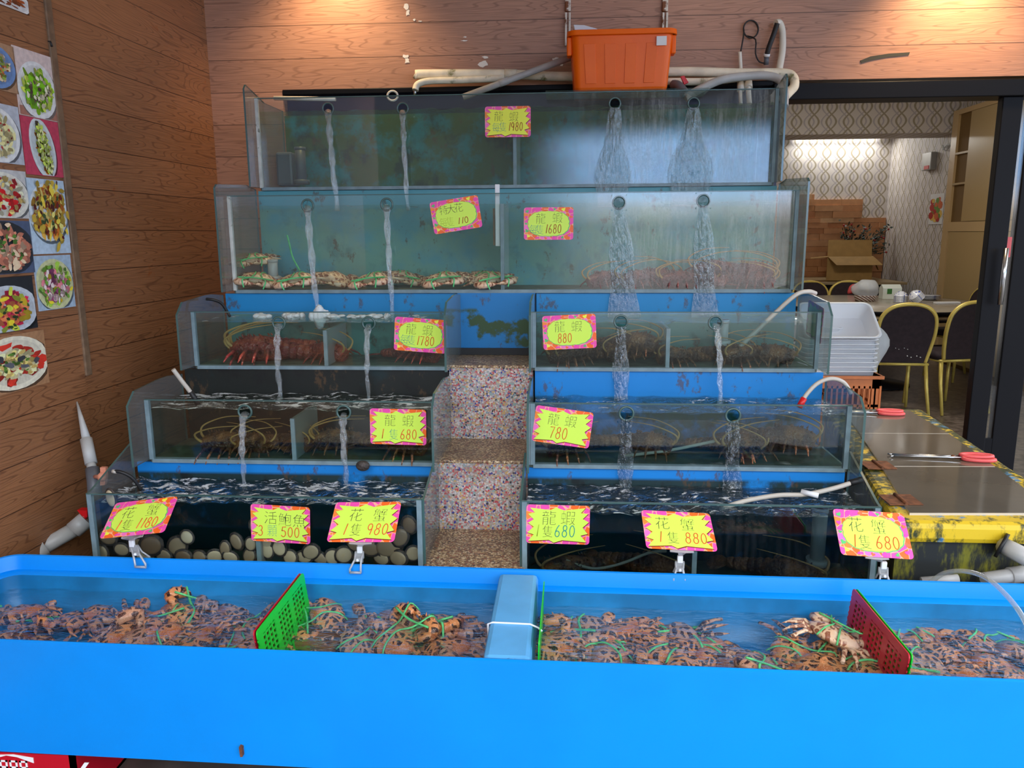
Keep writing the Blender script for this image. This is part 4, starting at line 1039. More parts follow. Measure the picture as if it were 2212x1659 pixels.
# ------------------------------------------------------------------ clips with cards on the tub's back rim
M['clip_clear'] = clearmat('clip_plastic', (.72, .70, .70, 1), .10, .08, white=.3); M['clip_amber'] = clearmat('clip_amber', (.85, .58, .36, 1), .1, .1, white=.4)
def tilted(corners, Ydepth):
    """solve the lean of a stiff card from its outline: width and height vectors at right angles, top leaning away"""
    tl, tr, brr, bl_ = corners
    u = ((tr[0] + brr[0] - tl[0] - bl_[0]) / 2, (tr[1] + brr[1] - tl[1] - bl_[1]) / 2); v = ((bl_[0] + brr[0] - tl[0] - tr[0]) / 2, (bl_[1] + brr[1] - tl[1] - tr[1]) / 2)
    cx_ = sum(c_[0] for c_ in corners) / 4; cy_ = sum(c_[1] for c_ in corners) / 4
    p = P(cx_, cy_, Ydepth); hx, hy = (cx_ - CX) / F, (cy_ - CY) / F; g = 1 + hx * hx + hy * hy
    def axes(b):
        den = hx * v[0] + hy * v[1] + b * g
        a = -(u[0] * v[0] + u[1] * v[1] + b * (hx * u[0] + hy * u[1])) / den
        return Vector((u[0] + hx * a, u[1] + hy * a, a)), Vector((v[0] + hx * b, v[1] + hy * b, b))
    best = min((abs(axes(b)[0].length / axes(b)[1].length - CW / CH), b) for b in [-4 - .5 * i for i in range(300)])[1]
    a_, b_ = axes(best)
    U = (cr * a_.x + cdn * a_.y + cf * a_.z); V = (cr * b_.x + cdn * b_.y + cf * b_.z)
    k = U.length / F * (p - Vector((0, 0, CAMH))).dot(cf) / CW          # size against the standard card
    U.normalize(); V = (V - U * U.dot(V)).normalized(); N_ = V.cross(-U)
    if N_.dot(cf) < 0: N_ = -N_
    M4 = Matrix((U, N_, -V)).transposed().to_4x4() @ Matrix.Diagonal((k, 1, k, 1))
    M4.translation = p; return M4
def clip_card(corners, foot, joint, label, clabel, *a, **k):
    M4 = tilted(corners, YR(0) + .035); card(label, *a[:1], M4, *a[1:], **k)
    jt = P(joint[0], joint[1], YR(0) + .01); ft = P(foot[0], foot[1], YR(0) - .006)
    t = thing('sign_clip', clabel, 'clip', (jt.x, YR(jt.x), ZR), 'plastic sign clips on the tub rim')
    bc = M4 @ Vector((0, .001, -CH / 2 + .002)); U = (M4.to_3x3() @ Vector((1, 0, 0))).normalized(); V = (M4.to_3x3() @ Vector((0, 0, -1))).normalized(); N_ = M4.to_3x3() @ Vector((0, 1, 0))
    jb = jt.lerp(bc, .35)
    mb = MB(); mb.prism([bc - U * .036 - V * .012 + N_ * .002, bc + U * .036 - V * .012 + N_ * .002, bc + U * .036 + V * .006 + N_ * .002, bc + U * .012 + V * .008 + N_ * .002, bc + (jb - bc) * .9 + U * .006, bc + (jb - bc) * .9 - U * .006, bc - U * .012 + V * .008 + N_ * .002, bc - U * .036 + V * .006 + N_ * .002], N_ * .004); mb.build('card_grip', M['clip_amber'], t)
    mb = MB(); d = (ft - jt).normalized(); mb.box((-.0085, -.006, -.013), (.0085, .006, .011)); mb.xf(Matrix.Translation(jt)); mb.build('ball_joint', M['white'], t, bevel=.003)
    up = (jt - Vector((ft.x, jt.y, ft.z))).normalized()
    top_ = jt - up * .012; k1 = jt.lerp(ft, .45); sx = Vector((1, 0, 0))
    mb = MB()
    for sg in (-1, 1):
        mb.tube([top_ + sx * sg * .012, k1 + sx * sg * .010 + Vector((0, -.004, 0)), ft + sx * sg * .017 + Vector((0, -.012, .012)), ft + sx * sg * .017 + Vector((0, -.012, 0))], .0035, 6)
    mb.tube([ft - sx * .018 + Vector((0, -.012, .001)), ft + sx * .018 + Vector((0, -.012, .001))], .0042, 6)
    mb.box(top_ + Vector((-.014, -.004, -.018)), top_ + Vector((.014, .003, .004)))
    mb.box(k1 + Vector((-.011, -.008, -.006)), k1 + Vector((.011, -.001, .006)))
    mb.build('front_jaw', M['clip_clear'], t)
    mb = MB()
    for sg in (-1, 1): mb.tube([top_ + sx * sg * .011 + Vector((0, .004, 0)), k1 + sx * sg * .009 + Vector((0, .014, 0)), ft + sx * sg * .014 + Vector((0, .022, .02))], .003, 6)
    mb.build('rear_jaw', M['clip_clear'], t)
    mb = MB(); mb.ball(k1 + Vector((0, -.010, 0)), .005, 8, 6); mb.build('rivet', M['white'], t)
HX = [('花', .36, .33), ('蟹', .72, .34)]
clip_card([(252, 1087), (384, 1071), (356, 1150), (213, 1163)], (308, 1222), (285, 1173), 'slanting hearts price card reading 花蟹 1隻1180 on a clip', 'clear clip gripping the 花蟹 1180 card', 'cloud', [('花', .30, .34), ('蟹', .68, .33)], .68, unit=[('隻', .36, .69)], num='1180', nx=.50, nw=.054, ncol='ink_red', lead=('1', .18, 'ink_red'))
clip_card([(728, 1085), (865, 1083), (853, 1171), (703, 1170)], (770, 1234), (777, 1186), 'lime burst price card reading 花蟹 1隻980 on a clip', 'clear clip with amber foot gripping the 花蟹 980 card', 'burst', HX, .69, unit=[('隻', .40, .70)], num='980', nx=.56, nw=.062, ncol='ink_red', lead=('1', .20, 'ink_red'))
clip_card([(1383, 1104), (1534, 1106), (1549, 1194), (1398, 1181)], (1466, 1256), (1469, 1207), 'lime burst price card reading 花蟹 1隻880 on a clip', 'clear clip gripping the 花蟹 880 card', 'burst', [('花', .28, .33), ('蟹', .64, .34)], .69, unit=[('隻', .40, .70)], num='880', nx=.56, nw=.062, ncol='ink_red', lead=('1', .18, 'ink_red'))
clip_card([(1797, 1099), (1952, 1108), (1974, 1209), (1818, 1197)], (1907, 1269), (1909, 1220), 'hearts price card reading 花蟹 1隻680 on a clip beside the chest', 'clear clip gripping the 花蟹 680 card beside the chest', 'cloud', [('花', .28, .32), ('蟹', .60, .34)], .68, unit=[('隻', .36, .69)], num='680', nx=.50, nw=.066, ncol='ink_red', lead=('1', .18, 'ink_red'))

# ------------------------------------------------------------------ orange tub on the top tank
# glass brace lid it stands on
mb = MB(); mb.box((-.10, 3.66, 2.148), (.62, 3.99, 2.158)); o = mb.build('cover_glass', M['glass_l']); tag(o, 'glass cover plate under the orange tub on the topmost tank', 'glass cover')
ot = thing('orange_tub', 'bright orange ribbed plastic tub standing on the topmost tank', 'tub', (.235, 3.83, 2.159))
def taper(mb, prof, seg=6, mi=0):
    """stack of rounded rectangles (half width, half depth, z, corner radius)"""
    rg = []
    for hw, hd, z, r in prof:
        pts = []
        for cx_, cy_, a0 in ((hw - r, hd - r, 0), (-hw + r, hd - r, 90), (-hw + r, -hd + r, 180), (hw - r, -hd + r, 270)):
            for i in range(seg + 1):
                a = math.radians(a0 + 90 * i / seg); pts.append((cx_ + r * math.cos(a), cy_ + r * math.sin(a), z))
        rg.append(pts)
    n = len(rg[0]); fs = []
    for i in range(len(rg) - 1):
        for k in range(n): fs.append((i * n + k, i * n + (k + 1) % n, (i + 1) * n + (k + 1) % n, (i + 1) * n + k))
    mb.add([p for r_ in rg for p in r_], fs, mi, True); mb.add(rg[0], [list(range(n))[::-1]], mi); mb.add(rg[-1], [list(range(n))], mi); return mb
hb, ht = .205, .230; zt_ = .252
mb = MB(); taper(mb, [(hb, .13, 0, .03), (hb + .003, .133, .012, .032), (hb + .004, .134, .014, .032), (ht - .004, .155, zt_ - .03, .04), (ht - .003, .156, zt_ - .004, .04), (ht + .010, .168, zt_ - .024, .045), (ht + .013, .171, zt_ - .022, .045), (ht + .012, .170, zt_ - .002, .045), (ht + .006, .165, zt_, .042), (ht - .008, .150, zt_ - .002, .036), (hb - .006, .125, .01, .03)])
mb.xf(Matrix.Translation((.235, 3.83, 2.159))); o = mb.build('shell', M['orange'], ot); o.data.set_sharp_from_angle(angle=.3)
for i in range(4):
    u0 = -.75 + .41 * i; mb = MB(); a = .03; b = .195
    f = lambda u, z: Vector((.235 + u * (hb + (ht - hb) * z / zt_) , 3.83 - (.133 + .023 * z / zt_) - .001, 2.159 + z))
    pts = [f(u0, a), f(u0 + .225, a), f(u0 + .225, b), f(u0, b)]
    mb.prism(pts, (0, -.0025, 0)); mb.build('rib_panel', M['orange'], ot, bevel=.0015)
for sx in (-1, 1):
    mb = MB(); mb.box((.235 + sx * (ht + .0) - .012, 3.70, 2.159 + zt_ - .10), (.235 + sx * (ht + .0) + .010, 3.76, 2.159 + zt_ - .02)); mb.build('handle_lug', M['orange'], ot, bevel=.006)
sx0 = P(1420, 95, 3.66); fz = lambda z: 3.83 - (.133 + .023 * z / zt_) - .0065
mb = MB(); z0_, z1_ = 2.159 + .180, 2.159 + .218
sl, sr = P(1418, 90, 3.67).x, P(1440, 90, 3.67).x
mb.box((sl, fz(.21) - .005, z0_), (sr, fz(.21) - .001, z1_)); st_o = mb.build('sticker', M['label'], ot)
mb = MB(); strokes(mb, '306', sl + .013, z0_ + .003, .007, .011, fz(.21) - .0055, r=.0008); mb.box((sl + .012, fz(.21) - .0056, z0_ + .018), (sr - .002, fz(.21) - .005, z1_ - .003))
for j in range(3): mb.box((sl + .003, fz(.21) - .0056, z0_ + .004 + j * .010), (sl + .009, fz(.21) - .005, z0_ + .010 + j * .010))
mb.build('sticker_print', M['ink'], st_o)
mb = MB(); pa = [P(1242, 70, 3.72), P(1238, 55, 3.72), P(1262, 56, 3.72), P(1290, 64, 3.72), P(1296, 70, 3.72)]
mb.prism([Vector((p.x, 3.75, p.z + .012)) for p in pa], (0, .10, .0)); o = mb.build('white_sheet', M['white'], bevel=.004); tag(o, 'white plastic sheet poking out of the orange tub', 'sheet')
# rusty white hangers on the fascia above the tub
for (px, lb) in ((1227, 'rusty white hanger bracket above the sheet end of the orange tub'), (1438, 'rusty white hanger bracket above the sticker end of the orange tub')):
    t = thing('hanger_bracket', lb, 'bracket', P(px, 0, WY - .02), 'hanger brackets on the fascia')
    a = P(px, -30, WY - .012); b = P(px, 72, WY - .012)
    mb = MB(); mb.box((a.x - .014, WY - .018, P(px, 26, WY).z), (a.x + .014, WY, a.z)); mb.build('plate', M['rust_white'], t, bevel=.003)
    for sg in (-1, 1):
        mb = MB(); mb.box((a.x + sg * .009 - .005, WY - .03, b.z - .06), (a.x + sg * .009 + .005, WY - .012, P(px, 30, WY).z)); mb.build('prong', M['rust_white'], t, bevel=.002)

# ------------------------------------------------------------------ pipes and hoses
def pipe(name, pts, r, m, label, cat='pipe', n=6, seg=12, joints=(), jm=None, tips=()):
    sp = spline(pts, n) if n else pts
    t = thing(name, label, cat, sp[0])
    MB().tube(sp, r, seg).build('tube', m, t)
    for (a, b, rr) in joints: MB().tube([a, b], rr, seg).build('coupling', jm or m, t)
    for (a, b, rr, mm) in tips: MB().tube([a, b], rr, seg).build('tip', mm, t)
    return t
Q = lambda px, py, Y: P(px, py, Y)
pipe('wrapped_pipe', [Q(902, 162, 4.03), Q(915, 160, 4.03), Q(1090, 160, 4.03), Q(1230, 165, 4.03), Q(1450, 155, 4.03), Q(1600, 158, 4.03), Q(1690, 158, 4.03), Q(1712, 166, 4.02), Q(1716, 185, 4.0), Q(1704, 200, 3.98), Q(1690, 214, 3.96)], .022, M['wrap'], 'thick taped white pipe running along the fascia behind the orange tub', joints=[(Q(1090, 160, 4.03), Q(1116, 161, 4.03), .0245)], jm=M['wrap'])
pipe('wrapped_pipe', [Q(897, 195, 3.98), Q(903, 182, 3.99), Q(930, 175, 4.0), Q(1000, 173, 4.0), Q(1090, 169, 4.0)], .016, M['wrap'], 'thin yellowed pipe bending down beside the taped pipe', tips=[(Q(897, 192, 3.98), Q(896, 206, 3.98), .008, M['steel'])])
pipe('wrapped_pipe', [Q(1440, 176, 3.99), Q(1530, 176, 3.99), Q(1600, 168, 3.99), Q(1650, 160, 4.0)], .017, M['wrap'], 'lower taped pipe beside the red valve')
pipe('grey_pipe', [Q(1000, 210, 3.92), Q(1235, 123, 3.96)], .0155, M['pvc'], 'grey pipe slanting up to the orange tub', n=0, joints=[(Q(1078, 181, 3.935), Q(1098, 173.5, 3.94), .0175)])
pipe('grey_hose', [Q(1480, 212, 3.85), Q(1510, 194, 3.86), Q(1560, 172, 3.88), Q(1620, 164, 3.9), Q(1660, 164, 3.9), Q(1686, 174, 3.88), Q(1694, 196, 3.84), Q(1694, 230, 3.8)], .019, M['pvc'], 'grey plastic pipe arching over the end of the topmost tank')
t = pipe('valve', [Q(1454, 183, 3.93), Q(1466, 186, 3.9), Q(1482, 206, 3.86)], .022, M['pvc_dark'], 'grey valve with a red lever beside the orange tub', 'valve')
mb = MB(); mb.prism([Q(1470, 165, 3.9), Q(1478, 163, 3.9), Q(1488, 178, 3.9), Q(1478, 183, 3.9)], (0, .014, 0)); o = mb.build('lever', M['red'], t, bevel=.002)
pipe('white_pipe', [Q(1598, 112, 4.05), Q(1600, 150, 4.05), Q(1599, 185, 4.0), Q(1600, 225, 3.95)], .009, M['pvc_white'], 'thin white riser pipe below the black cable loop', joints=[(Q(1600, 178, 4.0), Q(1600, 196, 3.98), .017)])
pipe('white_pipe', [Q(1616, 172, 4.0), Q(1617, 200, 3.97), Q(1619, 225, 3.95)], .012, M['pvc_white'], 'short white pipe standing in the end of the topmost tank', joints=[(Q(1616, 176, 4.0), Q(1617, 190, 3.98), .019)])
pipe('white_pipe', [Q(1683, 152, 4.04), Q(1690, 110, 4.06), Q(1690, 70, 4.06), Q(1684, 50, 4.06), Q(1676, 50, 4.05)], .016, M['pvc_white'], 'white bent pipe with a black hose on the fascia', tips=[])
pipe('black_hose', [Q(1679, 50, 4.02), Q(1672, 72, 4.03), Q(1660, 105, 4.04), Q(1656, 122, 4.05)], .012, M['blackrub'], 'short black hose leading down from the bent white pipe', 'hose', tips=[(Q(1657, 116, 4.045), Q(1656, 122, 4.05), .015, M['white']), (Q(1656, 122, 4.05), Q(1655, 140, 4.06), .012, M['pvc_dark'])])
lp = [Q(1622 + 16 * math.cos(a), 63 - 19 * math.sin(a), 4.06 + .002 * i) for i, a in enumerate([math.radians(200 - 30 * j) for j in range(24)])]
pipe('black_cable', [Q(1600, 112, 4.05), Q(1604, 90, 4.05)] + lp + [Q(1632, 85, 4.06), Q(1632, 115, 4.06), Q(1640, 133, 4.06), Q(1654, 137, 4.06)], .0035, M['blackrub'], 'black cable coiled in a loop on the fascia', 'cable', n=3)
o = MB().tube([Q(848, 207, 3.9) + Vector((.025 * math.cos(a), 0, .022 * math.sin(a))) for a in [2 * PI * i / 24 for i in range(24)]], .005, 8, closed=True).build('pipe_ring', M['pvc_white']); tag(o, 'white pipe mouth peeping over the topmost tank', 'pipe')
pipe('white_tube_light', [Q(592, 212, 3.9), Q(725, 214, 3.9)], .010, M['pvc_white'], 'slim white pipe lying along the back of the topmost tank', n=0)
pipe('air_hose', [Q(374, 798, 2.72), Q(392, 822, 2.74), Q(412, 848, 2.76), Q(432, 880, 2.78)], .008, M['hose'], 'pale hose dipping into the fourth-tier tank beside the wooden wall', 'hose', tips=[(Q(412, 846, 2.755), Q(432, 880, 2.78), .0095, M['blackrub'])])
pipe('air_hose', [Q(446, 646, 3.1), Q(462, 648, 3.1), Q(480, 657, 3.12), Q(497, 684, 3.14)], .006, M['blackrub'], 'black hose curling over the third-tier side pane beside the wooden wall', 'hose')
pipe('air_hose', [Q(243, 1018, 2.52), Q(262, 1020, 2.52), Q(285, 1032, 2.53), Q(305, 1058, 2.55)], .006, M['blackrub'], 'black hose dipping into the abalone tank', 'hose', tips=[(Q(243, 1018, 2.52), Q(252, 1019, 2.52), .007, M['hose'])])
pipe('air_hose', [Q(1762, 634, 3.22), Q(1745, 630, 3.2), Q(1715, 640, 3.16), Q(1650, 700, 3.12), Q(1582, 764, 3.1)], .009, M['hose'], 'long pale hose slanting down into the third-tier tank beside the dining room', 'hose')
pipe('air_hose', [Q(1838, 850, 2.8), Q(1822, 826, 2.79), Q(1795, 818, 2.78), Q(1766, 828, 2.77), Q(1742, 852, 2.76), Q(1728, 876, 2.75)], .0075, M['hose'], 'arched pale hose with a red tip over the fourth-tier tank', 'hose', tips=[(Q(1737, 860, 2.758), Q(1726, 880, 2.75), .011, M['red'])])
pipe('air_hose', [Q(1842, 1042, 2.56), Q(1800, 1055, 2.55), Q(1740, 1068, 2.54), Q(1680, 1070, 2.53), Q(1610, 1082, 2.52), Q(1555, 1100, 2.5)], .008, M['hose'], 'pale hose lying on the water of the bottom tank beside the chest', 'hose', tips=[(Q(1835, 1044, 2.56), Q(1862, 1036, 2.57), .011, M['blackrub']), (Q(1768, 1071, 2.52), Q(1730, 1062, 2.54), .009, M['white'])])
pipe('air_hose', [Q(1222, 1210, 2.5), Q(1280, 1228, 2.5), Q(1340, 1218, 2.5), Q(1400, 1195, 2.5), Q(1440, 1190, 2.5)], .005, M['hose'], 'thin pale hose curling underwater in the bottom tank behind the 880 card', 'hose')
pipe('air_hose', [Q(1348, 985, 2.8), Q(1450, 972, 2.82), Q(1560, 950, 2.84), Q(1660, 935, 2.86)], .006, M['hose'], 'thin pale hose slanting underwater in the fourth-tier tank', 'hose')
# standpipes inside tanks
for (px, py0, py1, Y, r, m, lb) in [(591, 560, 606, 3.45, .022, 'pvc', 'short grey standpipe behind the pale crabs of the second tier'), (1560, 690, 745, 3.15, .022, 'pvc', 'grey standpipe in the third-tier tank beside the dining room'), (1764, 1096, 1218, 2.52, .024, 'pvc', 'white standpipe in the bottom tank beside the chest'), (652, 318, 398, 3.8, .025, 'pvc_dark', 'dark pump column in the topmost tank beside the wooden wall')]:
    a, b = Q(px, py0, Y), Q(px, py1, Y); a.x = b.x; t = thing('standpipe', lb, 'pipe', (b.x, Y, b.z))
    MB().tube([b, a], r, 14).build('tube', M[m], t); MB().tube([b, b + Vector((0, 0, .02))], r * 1.5, 14).build('base_ring', M[m], t); MB().tube([a - Vector((0, 0, .015)), a], r * 1.1, 14).build('collar', M[m], t)
mb = MB(); a, b = Q(600, 330, 3.86), Q(640, 402, 3.86); mb.box((a.x, 3.82, b.z), (b.x, 3.93, a.z)); o = mb.build('filter_box', M['pvc_dark'], bevel=.012); tag(o, 'dark filter box in the topmost tank beside the pump column', 'filter box')
# white divider strip hooked over the second-tier glass
mb = MB(); a, b = Q(1068, 408, 3.3), Q(1079, 532, 3.3); mb.box((a.x, TY[2] + .014, b.z), (b.x, TY[2] + .028, a.z + .02)); o = mb.build('divider_strip', M['white'], bevel=.002); tag(o, 'white plastic strip standing between crabs and lobsters in the second-tier tank', 'strip')
mb = MB(); a, b = Q(1064, 450, 3.33), Q(1069, 530, 3.33); mb.box((a.x, TY[2] + .03, b.z), (b.x, TY[2] + .04, a.z)); mb.build('dirty_edge', M['wood_trim'], o)
# green strings floating up in the second-tier tank
pipe('green_string', [Q(648, 585, 3.42), Q(632, 555, 3.42), Q(624, 522, 3.42), Q(620, 508, 3.42)], .0035, M['tie'], 'loose green string rising above a pale crab', 'string')
# stray shell stuck on the blue strip over the abalone tank
q_ = Q(783, 1007, 2.66); mb = MB(); mb.ball((q_.x, 2.665, q_.z), (.026, .015, .020), 14, 8); o = mb.build('mussel_shell', M['ab_shell']); tag(o, 'dark shell clinging above the foaming abalone water', 'shell')

# lower left plumbing between wall and abalone tank
t = thing('spray_pipe', 'grey nozzle pipe with a salmon lever leaning on the wooden wall', 'pipe', Q(205, 1090, 2.55))
MB().tube([Q(166, 868, 2.78), Q(187, 950, 2.70)], [.003, .016], 12).build('nozzle', M['pvc'], t)
MB().tube([Q(186, 948, 2.70), Q(197, 1002, 2.66)], .0215, 12).build('sleeve', M['pvc'], t)
MB().tube([Q(196, 998, 2.66), Q(200, 1020, 2.64)], .0165, 12).build('tube', M['pvc'], t)
MB().tube([Q(199, 1012, 2.645), Q(203, 1040, 2.62), Q(206, 1085, 2.58)], .024, 12).build('valve_body', M['pvc_dark'], t)
mb = MB(); mb.prism([Q(216, 1010, 2.56), Q(228, 1010, 2.56), Q(229, 1030, 2.56), Q(226, 1048, 2.56), Q(216, 1049, 2.56), Q(217, 1030, 2.56)], (0, .014, 0)); mb.ball(Q(221, 1030, 2.56), .017, 10, 8); mb.tube([Q(221, 1030, 2.56), Q(204, 1030, 2.62)], .008, 8); mb.build('lever', M['salmon'], t)
t = pipe('grey_pipe', [Q(62, 1200, 2.50), Q(170, 1138, 2.62)], .028, M['pvc'], 'thick dusty grey pipe lying between the wooden wall and the abalone tank', n=0, joints=[(Q(60, 1202, 2.49), Q(98, 1180, 2.53), .034), (Q(158, 1146, 2.60), Q(186, 1122, 2.63), .033)])
mb = MB(); mb.prism([Q(166, 1102, 2.62), Q(188, 1103, 2.62), Q(188, 1117, 2.62), Q(176, 1114, 2.62)], (0, .03, 0)); mb.tube([Q(182, 1112, 2.63), Q(178, 1128, 2.63)], .012, 8); mb.build('red_lever', M['red'], t)

# ------------------------------------------------------------------ chest at the right
m_ch, t_, b_ = newmat('chest_paint'); v_ = t_.co(); zc = t_.xyz(v_)[2]
n1 = t_.noise(v_, 9, 6, .65); n2 = t_.m('ADD', t_.noise(t_.sc(v_, (1, 1, .35)), 22, 5, .7), t_.m('MULTIPLY', t_.ss(t_.xyz(v_)[1], -.65, -.1), .13))
cc_ = t_.mix(t_.ss(n1, .40, .46), lin(70, 140, 190), lin(226, 190, 30)); cc_ = t_.mix(t_.ss(n2, .50, .66), cc_, lin(48, 58, 26)); t_.set(b_.inputs['Base Color'], cc_); t_.set(b_.inputs['Roughness'], .55)
m_cb, t_, b_ = newmat('chest_body'); v_ = t_.co(); n2 = t_.noise(t_.sc(v_, (1, 1, .3)), 16, 5, .7)
t_.set(b_.inputs['Base Color'], t_.mix(t_.ss(n2, .48, .66), lin(30, 34, 34), lin(120, 118, 24))); t_.set(b_.inputs['Roughness'], .6)
CZ = .648
ch = thing('insulated_chest', 'old blue and yellow painted chest beside the glass tanks', 'chest', (1.35, 3.1, 0))
outer = [(1.045, 2.40), (1.62, 2.40), (1.80, 4.0), (1.335, 4.0)]
mb = MB(); mb.prism([(x, y, 0) for x, y in outer], (0, 0, .57)); mb.build('body', m_cb, ch)
rim = [(1.03, 2.375), (1.635, 2.375), (1.815, 4.01), (1.32, 4.01)]
mb = MB(); mb.prism([(x, y, .57) for x, y in rim], (0, 0, CZ - .57 - .006)); mb.build('rim', m_ch, ch, bevel=.02)
M['lid'] = mat('smoky_acrylic', lin(104, 96, 84), .09, spec=.7, var=.08, vscale=6); M['lid_edge'] = mat('acrylic_edge', lin(206, 196, 180), .3)
for i, (pts, lb) in enumerate([([(1.095, 2.437), (1.56, 2.46), (1.631, 2.962), (1.204, 2.945)], 'smoky lid nearest the tub'), ([(1.207, 2.953), (1.632, 2.970), (1.693, 3.462), (1.305, 3.455)], 'middle smoky lid'), ([(1.308, 3.463), (1.694, 3.470), (1.717, 3.926), (1.39, 3.93)], 'far smoky lid')]):
    mb = MB(); mb.prism([(x, y, CZ - .006) for x, y in pts], (0, 0, .008)); o = mb.build('lid', [M['lid'], M['lid_edge']], ch)
    for p_ in o.data.polygons:
        if abs(p_.normal.z) < .5: p_.material_index = 1
for (x, y) in ((1.117, 2.56), (1.195, 2.96)):
    h_ = MB(); h_.box((x - .055, y - .05, CZ + .001), (x - .004, y + .05, CZ + .004)); h_.box((x + .004, y - .05, CZ + .003), (x + .052, y + .05, CZ + .006)); h_.tube([(x, y - .05, CZ + .006), (x, y + .05, CZ + .006)], .006, 8); ho = h_.build('hinge', M['rust'], ch)
    for (u, w_) in ((-.03, -.03), (-.03, .03), (.035, -.03), (.035, .03)): MB().ball((x + u, y + w_, CZ + .006), .005, 8, 5).build('screw', M['steel'], ho)
def tongs(p, rz, s_, label):
    t = thing('tongs', label, 'tongs', p, 'red-handled steel tongs', (0, 0, rz))
    for sg in (-1, 1): MB().tube([(-.19, sg * .011, .006), (-.02, sg * .006, .008), (.06, sg * .010, .008)], .0045, 8).build('rod', M['steel'], t, local=True); MB().tube([(-.19, sg * .011, .006), (-.205, sg * .018, .006)], .004, 6).build('jaw_tip', M['steel'], t, local=True)
    for sg in (-1, 1): MB().tube([(.065 + .055 + .058 * math.cos(a), sg * .012 + .023 * math.sin(a), .010 + .004 * sg) for a in [2 * PI * i / 22 for i in range(22)]], .0075, 8, closed=True).build('handle', M['pink'], t, local=True)
    MB().ball((.03, 0, .009), .008, 8, 6).build('pivot', M['rust'], t, local=True)
p_ = PZ(2040, 990, CZ + .004); tongs((p_.x, p_.y, CZ + .003), -.10, 1, 'long steel tongs with pink-red handles lying on the middle chest lid')
p_ = PZ(1868, 893, CZ + .004); tongs((p_.x - .0, p_.y, CZ + .003), -.05, 1, 'tongs on the far chest lid showing only their pink-red handles')
# pipes at the foot of the chest
pipe('grey_pipe', [Q(2166, 1178, 2.37), Q(2190, 1190, 2.33), Q(2240, 1216, 2.27)], .026, M['pvc'], 'grey outlet pipe coming out of the chest front', n=0, joints=[(Q(2160, 1176, 2.372), Q(2168, 1180, 2.366), .042)], jm=M['blackrub'])
pipe('grey_pipe', [Q(2125, 1252, 2.33), Q(2260, 1232, 2.36)], .022, M['pvc'], 'grey pipe lying behind the tub rim at the chest', n=0, joints=[(Q(2180, 1244, 2.34), Q(2230, 1237, 2.35), .026)])
pipe('grey_pipe', [Q(1990, 1256, 2.34), Q(2070, 1250, 2.33)], .014, M['pvc'], 'thin grey pipe end behind the tub rim', n=0)
pipe('clear_hose', [Q(2010, 1258, 2.30), Q(2040, 1238, 2.27), Q(2085, 1234, 2.22), Q(2130, 1248, 2.16), Q(2170, 1282, 2.08), Q(2200, 1318, 2.02), Q(2218, 1350, 1.98)], .007, M['hose_clear'], 'clear hose arching over the tub rim beside the chest', 'hose')

# ------------------------------------------------------------------ black sliding door
door = thing('door_1', None, None, (2.3, 4.12, 0)); door['kind'] = 'structure'; door['label'] = 'black framed glass sliding door at the dining room opening'
mb = MB(); mb.box((2.09, 4.09, .0), (2.185, 4.14, 2.165)); mb.build('door_stile', M['black'], door, bevel=.004)
mb = MB(); mb.box((2.235, 4.12, .0), (2.36, 4.17, 2.165)); mb.build('door_stile', M['black'], door, bevel=.004)
mb = MB(); mb.box((2.185, 4.12, .0), (2.235, 4.14, .46)); mb.build('bottom_rail', M['black'], door)
mb = MB(); mb.box((2.185, 4.128, .46), (2.235, 4.134, 2.165)); mb.build('glass_panel', M['glass_l'], door)
mb = MB(); mb.box((2.36, 4.14, .0), (4.25, 4.146, 2.165)); mb.build('glass_panel', M['glass_l'], door)
hd = MB(); a, b = Q(2168, 536, 4.04), Q(2158, 658, 4.04); hd.tube([Vector((2.155, 4.04, b.z)), Vector((2.155, 4.04, a.z))], .0125, 12); ho = hd.build('door_handle', M['steel'], door)
for py in (560, 632):
    c_ = Q(2158, py, 4.06); MB().tube([(2.128, 4.09, c_.z), (2.128, 4.055, c_.z), (2.155, 4.042, c_.z)], .012, 10).build('standoff', M['steel'], ho); MB().ball((2.124, 4.052, c_.z), .018, 10, 8).build('knob', M['steel'], ho)
a, b = Q(2176, 512, 4.1), Q(2186, 556, 4.1); mb = MB(); mb.box((2.19, 4.124, b.z), (2.222, 4.127, a.z)); so = mb.build('sticker', M['pink'], door); mb = MB(); mb.box((2.194, 4.122, b.z + .03), (2.218, 4.1235, a.z - .008)); mb.build('sticker_face', M['white'], so)

